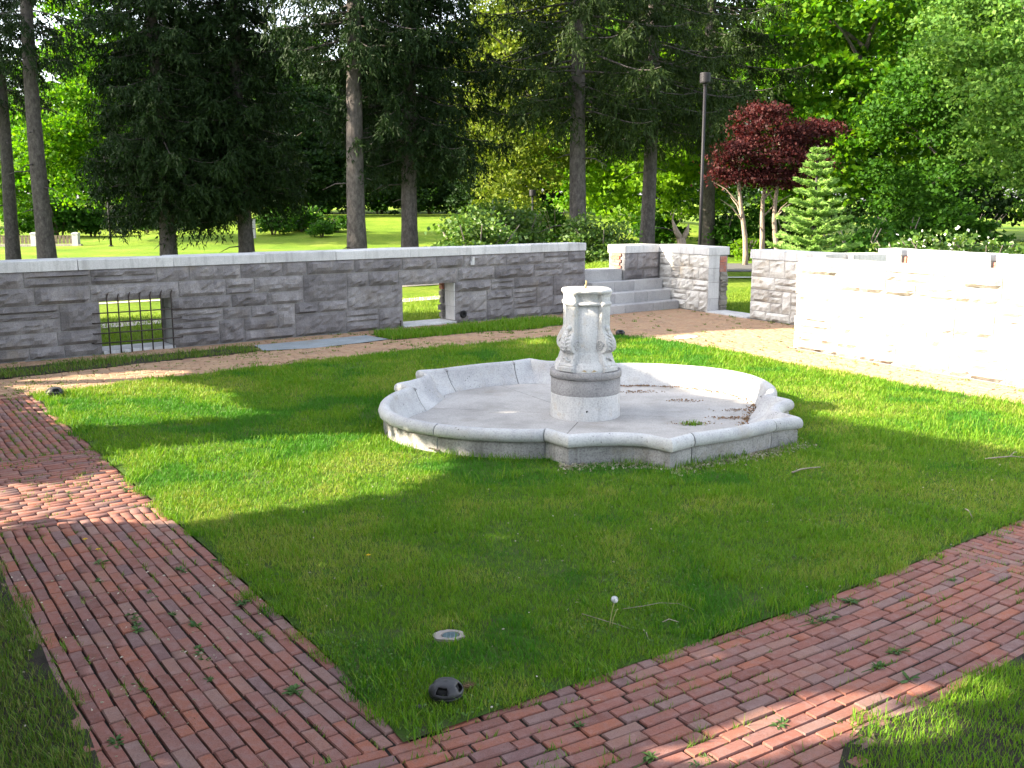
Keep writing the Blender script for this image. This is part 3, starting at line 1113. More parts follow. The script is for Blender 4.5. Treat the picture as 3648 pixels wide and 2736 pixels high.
# pale patch left on one stone near the right end
tp = tx(-.80)
pp = [(-.035, 1.10), (.045, 1.105), (.05, 1.26), (.0, 1.265), (-.012, 1.18), (-.045, 1.14)]
V_ = [(tp + a, d, z) for d in (0, .062) for a, z in pp]
wpart('pale_patch', mesh_np('pale_patch', Wl.M(V_), [[6, 7, 8, 9, 10, 11]] + [(i, (i + 1) % 6, 6 + (i + 1) % 6, 6 + i) for i in range(6)], M['coping']), root)

# iron grille over the barred window
g = thing('window_grille', 'rusty iron bar grille over the low window of the long granite wall', 'grille', (*(W0 + WD * (w1[0] + w1[1]) / 2 + WN * .06), 0))
Wg = Wall(g, W0, WD, WN)
for i in range(7):
    t = w1[0] + .10 + i * (w1[1] - w1[0] - .13) / 6
    pts = [(t, .055, .0), (t, .055, .5), (t, .055, .86), (t + .01, .06, .905), (t + .03, .035, .93), (t + .045, -.0, .925)]
    wpart('bar', MB().tube(Wg.M(pts), .0105, 6).mesh('bar', M['iron'], True), g)
for z in (.635, .485, .325, .175):
    pts = [(w1[0] - .14, -.01, z), (w1[0] - .125, .075, z), (w1[1] + .12, .075, z - .004), (w1[1] + .135, -.01, z)]
    wpart('bar', MB().tube(Wg.M(pts), .0105, 6).mesh('bar', M['iron'], True), g)
# small iron pin beside the open window
pin = thing('iron_pin', 'small rusty iron pin low on the wall left of the open window', 'pin', (*(W0 + WD * (w2[0] - .09) + WN * .05), .05))
wpart('shaft', MB().tube(Wg.M([(w2[0] - .09, .06, .03), (w2[0] - .09, .06, .12)]), .012, 6).mesh('shaft', M['iron']), pin)
wpart('head', MB().tube(Wg.M([(w2[0] - .09, .06, .12), (w2[0] - .09, .06, .14)]), .02, 6).mesh('head', M['iron']), pin)
# spout hole plate right of the open window
sp = thing('spout_ring', 'dark round iron spout ring in the wall right of the open window', 'spout', (*(W0 + WD * (w2[1] + .16) + WN * .05), .15))
pr = [(.075, 0), (.075, .02), (.045, .03), (.03, .012), (.03, 0)]
V_, F_ = [], []
mb = MB().lathe(pr[::-1], 14)
Vv = np.concatenate(mb.V)
Vw = Wg.M(np.stack([w2[1] + .16 + Vv[:, 0], .042 + Vv[:, 2], .16 + Vv[:, 1]], 1))
wpart('ring', mesh_np('ring', Vw, mb.F, M['dark'], True), sp)

# ---- corner walls round the steps and gate
ZC, ZCT = 1.20, 1.372
root = thing('stone_wall', 'short granite wall turning a corner between the steps and the gateway', 'wall', (3.3, 22.8, 0))
Wa = Wall(root, W0, WD, WN)
tA, tC = 3.14, 4.215
core = MB()
core.box(tA, tC + .25, -TH, -.006, -.1, ZC, Wa.M)
Wb = Wall(root, BC, BD, BN)
gB0, gB1 = 1.73, 3.04
core.box(.012, gB0, -TH, -.006, -.1, ZC - .002, Wb.M)
wpart('wall_core', core.mesh('wall_core', M['mortar']), root)
Wa.ashlar(tA, tC - .01, [.62, .83, 1.0, ZC], rw, M['granite'], lmin=.3, lmax=.6)
Wb.ashlar(.03, gB0 - .004, [0, .2, .42, .66, .93, ZC], rw, M['pale_granite'], lmin=.3, lmax=.75, proud=.03)
Wa.coping(tA - .02, tC - .035, ZC, ZCT, TH, rw, M['coping'], 1.4, .03)
Wb.coping(.035, gB0 + .03, ZC, ZCT - .004, TH, rw, M['coping'], 1.9, .03)
# reveal of the opening above the steps: dressed stone then bricks
for i, z in enumerate(np.arange(.86, ZC - .03, .0675)):
    off = .05 if i % 2 else 0
    for a, b in ((-.40 - off, -.30 - off), (-.295 - off, -.10 - off)):
        Wa.brick(tA - .03, tA + .004, max(a, -.47), b, z, z + .06, rw)
# end of the corner wall at the gate: dressed quoins, brick above rubble
z = 0.0
for h in (.28, .34, .30, .28):
    Wb.box('quoin', gB0 - .001, gB0 + .012, -.28, .003, z + .004, z + h - .004, M['coping'])
    z += h
for i, z in enumerate(np.arange(.84, ZC - .04, .067)):
    Wb.brick(gB0 - .002, gB0 + .02, -.40, -.29, z, z + .059, rw)
    Wb.brick(gB0 - .002, gB0 + .014, -.47, -.405, z, z + .059, rw)
z = 0.02
while z < .80:
    h = rw.uniform(.05, .12)
    Wb.bevel_box('rubble_stone', gB0 - .02, gB0 + .02 + rw.uniform(0, .04), -.49, -.30 - rw.uniform(0, .03), z, z + h - .01, M['rubble'], .015, .01, rw)
    z += h

# ---- wall right of the gate, running on behind the big pale wall
root = thing('stone_wall', 'weathered pale granite wall end right of the gateway, half hidden by the big pale wall', 'wall', (5.1, 19.6, 0))
W2 = Wall(root, BC, BD, BN)
tB2 = 5.0
core = MB().box(gB1, tB2, -TH, -.006, -.1, ZC, W2.M)
pF = BC + BD * tB2
wpart('wall_core', core.mesh('wall_core', M['mortar']), root)
W2.ashlar(gB1 + .004, tB2, [0, .17, .36, .6, .85, ZC], rw, M['pale_granite'], lmin=.3, lmax=.7, proud=.03)
W2.coping(gB1 - .02, tB2, ZC, ZCT, TH, rw, M['coping'], 1.2, .03)

# ---- big pale wall at the right
root = thing('stone_wall', 'big pale granite wall glaring white in the sun beside the lawn', 'wall', (5.5, 14.2, 0))
Wc = Wall(root, C0, CD, CN)
LC = 8.6
core = MB().box(0, LC, -TH, -.006, -.1, 1.40, Wc.M)
wpart('wall_core', core.mesh('wall_core', M['mortar']), root)
Wc.ashlar(0.0, LC, [0, .14, .36, .56, .78, 1.0, 1.2, 1.395], rw, M['pale_granite'], lmin=.4, lmax=.95, proud=.065)
z = 0
Wc.coping(.02, LC, 1.40, 1.43, TH - .05, rw, M['pale_granite'], 1.0, -.03)
for h in (.3, .25, .33, .27, .24):
    Wc.bevel_box('end_stone', -.05 - rw.uniform(0, .06), .002, -TH, -.02, z, z + h - .008, M['pale_granite'], .03, .012, rw)
    z += h

# ---- far cross wall and outer wall beyond the pale wall
pF1 = np.array([6.9, 18.62])
pF0 = BC + BD * (tB2 + .02) + np.array([-.05, 0])
dF = (pF1 - pF0) / np.linalg.norm(pF1 - pF0)
nF = np.array([dF[1], -dF[0]])
root = thing('stone_wall', 'low sunlit cross wall showing just over the top of the big pale wall', 'wall', (6.4, 18.7, 0))
Wf = Wall(root, pF0, dF, nF)
LF = np.linalg.norm(pF1 - pF0)
wpart('wall_core', MB().box(.55, LF, -.4, -.006, -.1, ZC, Wf.M).mesh('wall_core', M['mortar']), root)
Wf.ashlar(.55, LF, [.5, .75, 1.0, ZC], rw, M['pale_granite'], lmin=.3, lmax=.6, proud=.02)
Wf.coping(.55, LF, ZC, ZCT - .008, .4, rw, M['coping'], 1.0, .02)
pG = np.array([7.62, 21.0])
dG = np.array([.424, -.9056])
nG = np.array([-.9056, -.424])
root = thing('stone_wall', 'outer pale wall with two narrow brick-lined slots behind the big pale wall', 'wall', (8.6, 19, 0))
Wo = Wall(root, pG, dG, nG)
zG = 1.36
segs = [(0, .62), (.78, 2.75), (2.87, 8.0)]
core = MB()
for a, b in segs:
    core.box(a, b, -.45, -.006, -.1, zG - .12, Wo.M)
wpart('wall_core', core.mesh('wall_core', M['mortar']), root)
for a, b in segs:
    Wo.ashlar(a, b, [.4, .7, .95, zG - .12], rw, M['pale_granite'], lmin=.35, lmax=.8, proud=.025)
    Wo.coping(a, b, zG - .12, zG, .45, rw, M['coping'], 1.3, .02)
for a in (.63, 2.76):
    for z in np.arange(.75, 1.2, .067):
        Wo.brick(a - .006, a + .06, -.36, -.06, z, z + .06, rw)

# ---- gateway slab and steps
def poly_block(name, pts, z0, z1, mat, root, c=.008, r=rw, jit=.003):
    pts = np.array(pts, float)
    n = len(pts)
    ctr = pts.mean(0)
    V = [(*p, z0) for p in pts] + [(*p, z1 - c) for p in pts]
    for p in pts:
        d = (ctr - p)
        d = d / np.linalg.norm(d) * c * 1.4
        V.append((p[0] + d[0], p[1] + d[1], z1 + r.normal(0, jit)))
    F = [[2 * n + i for i in range(n)], [n - 1 - i for i in range(n)]]
    for a in (0, n):
        for i in range(n):
            j = (i + 1) % n
            F.append((a + i, a + j, a + n + j, a + n + i))
    me = mesh_np(name, V, F, mat)
    return wpart(name, me, root) if root else obj(name, me)


q = lambda t, d: tuple(BC + BD * t + BN * d)
slab = poly_block('threshold_slab', [q(gB0 + .02, -.45), q(gB0 + .02, .06), q(gB1 - .01, .06), q(gB1 - .01, -.45)], -.05, .025, M['coping'], None)
slab['label'] = 'flat pale granite threshold slab lying in the gateway'
slab['category'] = 'slab'

root = thing('stone_steps', 'four grey granite steps climbing to the opening in the corner', 'steps', (2.4, 21.3, 0))
zs_ = [0, .175, .395, .615, .86]
fr = [.80, .50, .20, -.05]                       # distance of each riser in front of the wall line
lf = [1.42, 1.86, 2.0, tE + .01]                    # left ends (t along wall)


def wl(t, d):
    return W0 + WD * t + WN * d


def b_hit(d):
    """t on the wall line at distance d where the corner wall's face is met"""
    # point W0+WD t + WN d on line BC + BD s  -> solve
    A_ = np.array([WD, -BD]).T
    s = np.linalg.solve(A_, BC - W0 - WN * d)
    return s[0] - .045
for i in range(4):
    d0 = fr[i]
    back = fr[i + 1] - .02 if i < 3 else -.50
    ta = lf[i]
    tb0, tb1 = (b_hit(d0), b_hit(max(back, -.02))) if i < 3 else (tA - .035, tA - .035)
    if i == 2:
        back = -.0401
    ncut = (5, 4, 3, 1)[i]
    fr_ = np.linspace(0, 1, ncut + 1)
    fr_[1:-1] += rw.normal(0, .05, ncut - 1)
    z0 = zs_[i] - .03 if i == 0 else zs_[i] - .02
    for u, v in zip(fr_[:-1], fr_[1:]):
        a0, a1 = ta + (tb0 - ta) * u + .003, ta + (tb0 - ta) * v - .003
        c0, c1 = ta + (tb1 - ta) * u + .003, ta + (tb1 - ta) * v - .003
        poly_block('step_block', [wl(a0, d0), wl(a1, d0), wl(c1, back), wl(c0, back)], -.05 if i == 0 else z0, zs_[i + 1], M['step'], root, .012)
    # hidden filling under the tread
    if 0 < i:
        poly_block('step_fill', [wl(ta + .02, d0 - .03), wl(tb0 - .02, d0 - .03), wl(tb1 - .02, max(back, -.04) if i < 3 else back), wl(ta + .02, max(back, -.04) if i < 3 else back)], -.05, z0, M['mortar'], root)

# ================================================================ FOUNTAIN
def build_basin():
    root = thing('fountain_basin', 'empty lobed pale stone fountain basin with a rolled rim on the lawn', 'fountain', (FC[0], FC[1], 0))
    AA = [0, 15, 30, 36, 41, 47.5, 53, 60, 65, 69.5, 76, 90]
    IN = [2.18, 2.12, 1.92, 1.83, 1.76, 1.74, 1.76, 1.80, 1.86, 1.98, 2.0, 2.02]

    def rin(ad):
        d = (ad - 34.5) % 180
        d = min(d, 180 - d)
        return float(np.interp(d, AA, IN))
    fold = [0, 5, 10, 15, 20, 25, 30, 34, 37, 39.5, 41, 42, 44, 46, 47.5, 48.2, 50, 53, 56, 60, 63, 65, 67, 68.6, 69.5, 70.4, 72, 74, 76, 79, 82, 86, 90]
    angs = sorted(set([round(34.5 + s * f + o, 3) % 360 for f in fold for s, o in ((1, 0), (-1, 0), (1, 180), (-1, 180))]))
    # joints between the rim stones (degrees)
    jf = [40.6, 76.5]
    joints = sorted([(34.5 + s * f + o) % 360 for f in jf for s, o in ((1, 0), (-1, 0), (1, 180), (-1, 180))] + [(-131.7) % 360, 23.0])
    prof = [(.052, -.06), (.050, .02), (.048, .140), (.058, .150), (.058, .156), (.036, .160), (.036, .168), (.014, .172), (.003, .186), (-.002, .205), (-.001, .228), (.009, .252), (.030, .270), (.058, .279), (.088, .276), (.112, .258)]
    inn = [(.08, .236), (.28, .165), (.52, .10), (.78, .05), (1.0, .012)]

    def ring(ad, sh=0.0):
        a = R(ad)
        ro = float(fountain_r(np.array([a]))[0])
        ri = rin(ad)
        out = [(ro - d - sh, z) for d, z in prof]
        r0 = ro - .112
        out += [(r0 - (r0 - ri) * f - (0 if f > .9 else sh), z) for f, z in inn]
        out += [(ri - .02, -.06)]
        return [(FC[0] + r * math.cos(a), FC[1] + r * math.sin(a), z) for r, z in out]
    m = len(ring(0))
    for k in range(len(joints)):
        a0, a1 = joints[k], joints[(k + 1) % len(joints)]
        if a1 <= a0:
            a1 += 360
        gapd = .16
        aa = [a0 + gapd] + [x + o for x in angs for o in (0, 360) if a0 + gapd + .3 < x + o < a1 - gapd - .3] + [a1 - gapd]
        aa = sorted(aa)
        V, F = [], []
        for i, a in enumerate(aa):
            V += ring(a, .004 if i in (0, len(aa) - 1) else 0)
        for i in range(len(aa) - 1):
            for j in range(m):
                j2 = (j + 1) % m
                F.append((i * m + j, (i + 1) * m + j, (i + 1) * m + j2, i * m + j2))
        F.append([j for j in range(m)])
        F.append([(len(aa) - 1) * m + j for j in range(m)][::-1])
        V = np.array(V)
        V[:, 2] += rng.normal(0, .0015)
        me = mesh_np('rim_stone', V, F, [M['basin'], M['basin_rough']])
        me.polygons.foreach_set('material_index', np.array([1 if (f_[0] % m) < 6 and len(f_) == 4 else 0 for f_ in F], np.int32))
        me.polygons.foreach_set('use_smooth', np.array([abs(p.normal.z) > -2 and len(p.vertices) == 4 for p in me.polygons], bool))
        try:
            me.set_sharp_from_angle(angle=R(38))
        except Exception:
            pass
        wpart('rim_stone', me, root)
    # joint filler (dark mortar in the gaps)
    V, F = [], []
    for jd in joints:
        fl = MB()
        rr = []
        for da in (-.35, .35):
            c = ring(jd + da)
            cx, cy = FC
            rr.append([(cx + (x - cx) * (1 - .012), cy + (y - cy) * (1 - .012), z - .006) for x, y, z in c[:-6]] + [(cx + (x - cx) * (1 + .006), cy + (y - cy) * 1.006, z - .006) for x, y, z in c[-6:]])
        Fm = [(j, m + j, m + (j + 1) % m, (j + 1) % m) for j in range(m)]
        fl.add(rr[0] + rr[1], Fm)
        wpart('joint_mortar', fl.mesh('joint_mortar', M['drum_dark']), root)
    # floor in large cast sheets, a slight fall between them
    V = [(FC[0], FC[1], .012)]
    dd = np.arange(0, 360, 3.0)
    for a in dd:
        ri = rin(a) - .004
        V.append((FC[0] + ri * math.cos(R(a)), FC[1] + ri * math.sin(R(a)), .010))
    n = len(dd)
    cutsA = [352, 20, 118, 168, 193, 255]
    cutsA = sorted(cutsA)
    for ci in range(len(cutsA)):
        a0, a1 = cutsA[ci], cutsA[(ci + 1) % len(cutsA)]
        if a1 <= a0:
            a1 += 360
        aa = np.linspace(a0 + .09, a1 - .09, 14)
        z = .010 + rng.uniform(-.002, .004)
        pv = [(FC[0] + .008 * math.cos(R((a0 + a1) / 2)), FC[1] + .008 * math.sin(R((a0 + a1) / 2)), z)] + [(FC[0] + (rin(a) - .003) * math.cos(R(a)), FC[1] + (rin(a) - .003) * math.sin(R(a)), z) for a in aa]
        pl = pv + [(x, y, z_ - .05) for x, y, z_ in pv]
        k = len(pv)
        F = [list(range(k))] + [(i, k + i, k + (i + 1) % k, (i + 1) % k) for i in range(k)]
        wpart('floor_slab', mesh_np('floor_slab', pl, F, M['basin_floor']), root)
    me = mesh_np('floor_bed', [(x, y, .0065) for x, y, z in V[1:]], [list(range(n))], M['joint'])
    wpart('floor_bed', me, root)
    # rusty staple low on one joint
    a = R(-131.7)
    ro = fountain_r(np.array([a]))[0]
    c = FC + np.array([math.cos(a), math.sin(a)]) * (ro - .01)
    tn = np.array([-math.sin(a), math.cos(a)])
    wpart('staple', MB().tube([(*(c - tn * .07), .045), (*(c + tn * .07), .045)], .008, 6).mesh('staple', M['iron']), root)
    return rin


RIN = build_basin()


def rot2(p, a):
    return np.array([p[0] * math.cos(a) - p[1] * math.sin(a), p[0] * math.sin(a) + p[1] * math.cos(a)])


def build_pedestal():
    root = thing('fountain_pedestal', 'carved pale stone pedestal with scrolled corner brackets standing in the basin', 'pedestal', (FC[0], FC[1], 0))
    px, py = FC
    wpart('drum', MB().lathe([(.39, -.03), (.378, .012), (.376, .26), (.376, .272)], 56, (px, py, 0)).mesh('drum', M['pedestal'], False), root)
    wpart('drum_band', MB().lathe([(.377, .2725), (.377, .45)], 56, (px, py, 0)).mesh('drum_band', M['drum_dark'], False), root)
    # chipped ledge
    prof = [(.372, .448), (.389, .452), (.391, .515), (.382, .523)]
    mb = MB().lathe(prof, 72, (px, py, 0))
    V = np.concatenate(mb.V)
    chip = rng.normal(0, .0035, len(V))
    top = V[:, 2] > .51
    V[top, 2] += chip[top]
    V[top, :2] = FC + (V[top, :2] - FC) * (1 + rng.normal(-.006, .006, top.sum()))[:, None]
    wpart('ledge', mesh_np('ledge', V, mb.F, M['drum_dark']), root)
    for o in root.children:
        me = o.data
        me.polygons.foreach_set('use_smooth', np.array([abs(p.normal.z) < .5 for p in me.polygons], bool))
    # octagonal-plan core with mouldings
    def core_prof(lv, name, mat, n=32):
        wpart(name, MB().lathe(lv, n, (px, py, 0)).mesh(name, mat, True), root)
    core_prof([(.335, .522), (.335, .565), (.32, .575), (.315, .60), (.30, .612), (.275, .625), (.27, .66), (.26, .68), (.255, .70), (.25, .712)], 'plinth', M['pedestal'])
    core_prof([(.245, .71), (.238, .72), (.23, .74), (.226, 1.22)], 'shaft', M['pedestal'])
    core_prof([(.226, 1.22), (.25, 1.226), (.257, 1.24), (.252, 1.256), (.229, 1.262), (.226, 1.27), (.226, 1.315), (.234, 1.322), (.238, 1.335), (.25, 1.342)], 'necking', M['pedestal'])
    # cap plate: four-lobed plan with shallow arcs over the pilasters
    def cap_r(a):
        b = (math.degrees(a) - PA0) % 90
        b = min(b, 90 - b)
        return .292 if b < 20 else (.292 - .022 * min(1, (b - 20) / 4))
    PA0 = 47.0
    n = 72
    V, F = [], []
    levels = [(-.062, 1.322), (-.045, 1.328), (-.036, 1.338), (-.012, 1.350), (0, 1.366), (0, 1.376), (-.012, 1.390), (-.03, 1.395)]
    for a in range(n):
        th = 2 * math.pi * a / n
        for dr, z in levels:
            r_ = cap_r(th) + dr
            V.append((px + r_ * math.cos(th), py + r_ * math.sin(th), z))
    m = len(levels)
    for a in range(n):
        b = (a + 1) % n
        for k in range(m - 1):
            F.append((a * m + k, b * m + k, b * m + k + 1, a * m + k + 1))
    F.append([a * m + m - 1 for a in range(n)])
    F.append([a * m for a in range(n)][::-1])
    me = mesh_np('cap_plate', V, F, M['pedestal'], True)
    try:
        me.set_sharp_from_angle(angle=R(45))
    except Exception:
        pass
    wpart('cap_plate', me, root)
    wpart('pipe', MB().tube([(px - .012, py - .01, 1.39), (px - .012, py - .01, 1.43), (px - .006, py - .01, 1.432), (px - .006, py - .01, 1.475)], [.012, .012, .009, .009], 8).mesh('pipe', M['brass'], True), root)
    # pilasters: swept outline in radial plane (radius, z) with width along the tangent
    outl = [(.345, .524), (.362, .535), (.362, .575), (.352, .585), (.352, .60), (.338, .612), (.326, .625), (.318, .65), (.310, .675), (.300, .70), (.296, .722), (.322, .735), (.344, .755), (.356, .785), (.356, .82), (.346, .855), (.328, .89), (.307, .925), (.286, .955), (.279, .985), (.276, 1.02), (.274, 1.22), (.290, 1.228), (.297, 1.243), (.290, 1.256), (.276, 1.265), (.274, 1.315), (.282, 1.328), (.292, 1.345)]
    wd = []
    for r_, z in outl:
        if z < .58:
            wd.append(.108)
        elif z < .71:
            wd.append(.100 - .014 * (z - .58) / .13)
        elif z < 1.0:
            wd.append(.082 - .016 * max(0, (z - .85) / .15))
        else:
            wd.append(.07)
    for q4 in range(4):
        a = R(PA0 + 90 * q4)
        e, tn = np.array([math.cos(a), math.sin(a)]), np.array([-math.sin(a), math.cos(a)])
        V, F = [], []
        for (r_, z), w_ in zip(outl, wd):
            for rr, ww in ((.14, -w_), (r_ - .012, -w_), (r_, -w_ + .012), (r_, w_ - .012), (r_ - .012, w_), (.14, w_)):
                p = FC + e * rr + tn * ww
                V.append((p[0], p[1], z))
        m = 6
        for i in range(len(outl) - 1):
            for k in range(m - 1):
                F.append((i * m + k, i * m + k + 1, (i + 1) * m + k + 1, (i + 1) * m + k))
        F.append(list(range(m))[::-1])
        F.append([(len(outl) - 1) * m + k for k in range(m)])
        pil = wpart('bracket', mesh_np('bracket', V, F, M['pedestal']), root)

        def sub(name, mb_, sm=True):
            me = mb_.mesh(name, M['pedestal'], sm)
            l = root.location
            o = obj(name, me, pil, (0, 0, 0))
            return o
        # carved boss, acanthus leaf ribs and side scrolls
        cb = FC + e * .28
        sub('boss', MB().lathe([(.0, -.034), (.022, -.026), (.034, 0), (.026, .022), (.0, .034)][::-1], 10, (cb[0], cb[1], .985)))
        leaf = MB()
        zz = np.linspace(.74, .95, 8)
        rr = np.interp(zz, [z for r_, z in outl], [r_ for r_, z in outl])
        leaf.tube([(*(FC + e * (r_ + .004)), z) for r_, z in zip(rr, zz)], np.linspace(.014, .006, 8), 5)
        for s in (-1, 1):
            for kk in range(5):
                z0 = .75 + kk * .038
                pts = []
                for u in np.linspace(0, 1, 5):
                    z = z0 + .05 * u - .03 * u * u
                    r_ = np.interp(z, [z_ for _, z_ in outl], [q_ for q_, _ in outl])
                    p = FC + e * (r_ + .005 - .004 * u) + tn * s * (.010 + (.058 - kk * .006) * u)
                    pts.append((*p, z))
                leaf.tube(pts, [.008, .010, .010, .009, .005], 5)
        sub('acanthus_leaf', leaf)
        for s in (-1, 1):
            sc = MB()
            pts = []
            for u in np.linspace(0, 2.2 * 2 * math.pi, 30):
                r_ = .052 * (1 - u / (2.6 * 2 * math.pi))
                p = FC + e * (.255 + r_ * math.cos(u)) + tn * s * .083
                pts.append((*p, .80 + r_ * math.sin(u) * 1.15))
            sc.tube(pts, .009, 5)
            sub('scroll', sc)
        fs = MB()
        pts = [(*(FC + e * (.315 + .02 * math.sin(u * 3)) + tn * (-.05 + .1 * u)), .66 + .018 * math.sin(u * 6)) for u in np.linspace(0, 1, 8)]
        fs.tube(pts, [.004, .009, .011, .012, .012, .011, .009, .004], 5)
        sub('claw', fs)
    # outlet hole in the drum
    a = R(-91.0)
    e = np.array([math.cos(a), math.sin(a)])
    hc = FC + e * .3735
    wpart('outlet', MB().tube([(*(hc - e * .02), .118), (*(hc + e * .0035), .118)], .012, 12).mesh('outlet', M['dark']), root)
    # broken spot low on the panel
    nb = MB()
    V, F = [], []
    a = R(-88)
    for i, (u, v) in enumerate([(-.07, .02), (-.05, .05), (0, .065), (.05, .055), (.075, .01), (.04, -.015), (-.03, -.01)]):
        aa = a + u / .3
        V.append((FC[0] + (.3355) * math.cos(aa), FC[1] + (.3355) * math.sin(aa), .538 + v * .38))
    nb.add(V, [list(range(7))])
    wpart('chipped_face', nb.mesh('chipped_face', M['tan']), root)


build_pedestal()

# ================================================================ SMALL THINGS
def ground_light(loc, label, rz, sc=1.0):
    root = thing('ground_light', label, 'light', (*loc, 0), rz, 'dark dome lights set in the grass', sc)
    root.scale = (sc * .72, sc * .72, sc * .66)
    # dome with two letter-box openings
    n = 32
    prof = [(.098, .045), (.104, .058), (.100, .075), (.094, .088), (.084, .102), (.070, .114), (.050, .122), (.026, .127), (.0, .128)]
    V, F = [], []
    for i in range(n):
        a = 2 * math.pi * i / n
        for r_, z in prof:
            V.append((r_ * math.cos(a), r_ * math.sin(a), z))
    m = len(prof)
    for i in range(n):
        a = 360 * (i + .5) / n
        for k in range(m - 1):
            op = 2 <= k <= 4 and any(abs((a - c + 180) % 360 - 180) < 25 for c in (250, 340, 70, 160))
            if not op:
                j = (i + 1) % n
                F.append((i * m + k, j * m + k, j * m + k + 1, i * m + k + 1))
    me = mesh_np('dome', V, F, M['black'], True)
    o = obj('dome', me, root)
    md = o.modifiers.new('s', 'SOLIDIFY')
    md.thickness = .007
    obj('base_ring', MB().lathe([(.085, -.04), (.088, .03), (.098, .034), (.1, .045), (.09, .048)], 32).mesh('base_ring', M['black'], True), root)
    obj('lens_well', MB().lathe([(.078, .04), (.078, .052), (.07, .09), (.03, .10)], 24).mesh('lens_well', M['dark'], True), root)
    return root


ground_light((-.31, 4.38), 'black domed ground light near the brick corner, the biggest of the dome lights', .15, 1.12)
ground_light((-5.50, 11.86), 'dark dome light in the grass at the far left lawn corner', 1.0, 1.35)
ground_light((1.9, 17.5), 'small dark dome light at the back edge of the lawn behind the fountain', .4, 1.15)

d = thing('drain', 'round concrete drain collar with a teal slatted grate in the grass', 'drain', (-.34, 5.06, 0), 0, None, .66)
rr = np.random.default_rng(5)
V, F = [], []
n = 22
for z, r0 in ((-.03, .112), (.02, .112), (.026, .104), (.024, .066), (.006, .064)):
    for i in range(n):
        a = 2 * math.pi * i / n
        j = 1 + .09 * math.sin(a * 2 + 1) + (.05 * rr.normal() if r0 > .1 else 0)
        V.append((r0 * j * 1.12 * math.cos(a) + (.0 if r0 > .1 else .015), r0 * j * math.sin(a), z))
for k in range(4):
    for i in range(n):
        F.append((k * n + i, k * n + (i + 1) % n, (k + 1) * n + (i + 1) % n, (k + 1) * n + i))
F.append([4 * n + i for i in range(n)])
obj('collar', mesh_np('collar', V, F, M['concrete']), d)
obj('well', MB().lathe([(.068, .008), (.0, .0075)], 20, (.015, 0, 0)).mesh('well', M['dark']), d)
for k in range(-3, 4):
    y = k * .019
    L = math.sqrt(max(.0, .066 ** 2 - y * y))
    obj('slat', MB().box(-L + .015, L + .015, y - .0038, y + .0038, .012, .021).mesh('slat', M['grate']), d)
for k in (-1, 0, 1):
    x = k * .032
    L = math.sqrt(.064 ** 2 - x * x)
    obj('cross_bar', MB().box(x + .013, x + .017, -L, L, .0105, .0195).mesh('cross_bar', M['grate']), d)

# pine cone by the dome light
pc = thing('pine_cone', 'brown open pine cone in the grass behind the black dome light', 'pine cone', (-.205, 4.46, .026), 0, None, .66)
mb = MB()
for i in range(70):
    u = i / 70
    a = i * 2.399
    r_ = .006 + .019 * math.sin(math.pi * min(1, .15 + u * .85)) ** .7
    x = -.05 + .1 * u
    c = np.array([x, r_ * math.cos(a), r_ * math.sin(a)])
    nrm = np.array([.5, math.cos(a), math.sin(a)])
    tg_ = np.array([0, -math.sin(a), math.cos(a)])
    tip = c + nrm * .009
    mb.add([c - tg_ * .006, c + tg_ * .006, tip + tg_ * .005, tip - tg_ * .005, c + nrm * .002 - np.array([.006, 0, 0])], [(0, 1, 2, 3), (0, 4, 1), (3, 2, 4)])
obj('scales', mb.mesh('scales', M['cone']), pc, rot=(0, 0, .35))
obj('core', MB().tube([(-.052, 0, 0), (-.02, 0, 0), (.03, 0, 0), (.05, 0, 0)], [.004, .016, .013, .003], 8).mesh('core', M['cone']), pc, rot=(0, 0, .35))
bk = thing('iron_lump', 'small black iron cap half buried at the tip of the lawn corner', 'iron cap', (*gpx(905, 1531), 0), 0, None, .75)
obj('cap', MB().lathe([(.03, -.02), (.03, .012), (.024, .02), (.0, .021)], 14).mesh('cap', M['black'], True), bk, scale=(1.15, .7, 1))
obj('lip', MB().lathe([(.034, -.02), (.034, .004), (.03, .006)], 14).mesh('lip', M['black'], True), bk, scale=(1.15, .7, 1))


# dandelions
def dandelion_puff(loc):
    root = thing('dandelion', 'white dandelion seed head on a tall bent stalk in the grass', 'dandelion', (*loc, 0))
    pts = [(-.0, 0, 0), (.006, 0, .06), (.016, .0, .12), (.026, 0, .165)]
    obj('stalk', MB().tube(pts, [.0035, .003, .0027, .0025], 6).mesh('stalk', M['stalk'], True), root)
    obj('stalk', MB().tube([(.012, 0, .0), (.022, .002, .07), (.04, .004, .115), (.046, .004, .122)], [.003, .0028, .0025, .004], 6).mesh('stalk', M['stalk'], True), root)
    mb_ = MB()
    r = np.random.default_rng(9)
    c = np.array([.027, 0, .178])
    for i in range(130):
        v = r.normal(0, 1, 3)
        v /= np.linalg.norm(v)
        s = np.cross(v, [.3, .2, .9])
        s /= np.linalg.norm(s)
        p = c + v * .019
        mb_.add([c + v * .004, p - s * .0045, p + s * .0045], [(0, 1, 2)])
        s2 = np.cross(v, s)
        mb_.add([p + s * .005, p + s2 * .005, p - s * .005, p - s2 * .005], [(0, 1, 2, 3)])
    obj('seed_head', mb_.mesh('seed_head', M['puff']), root)


dandelion_puff((.53, 5.15))


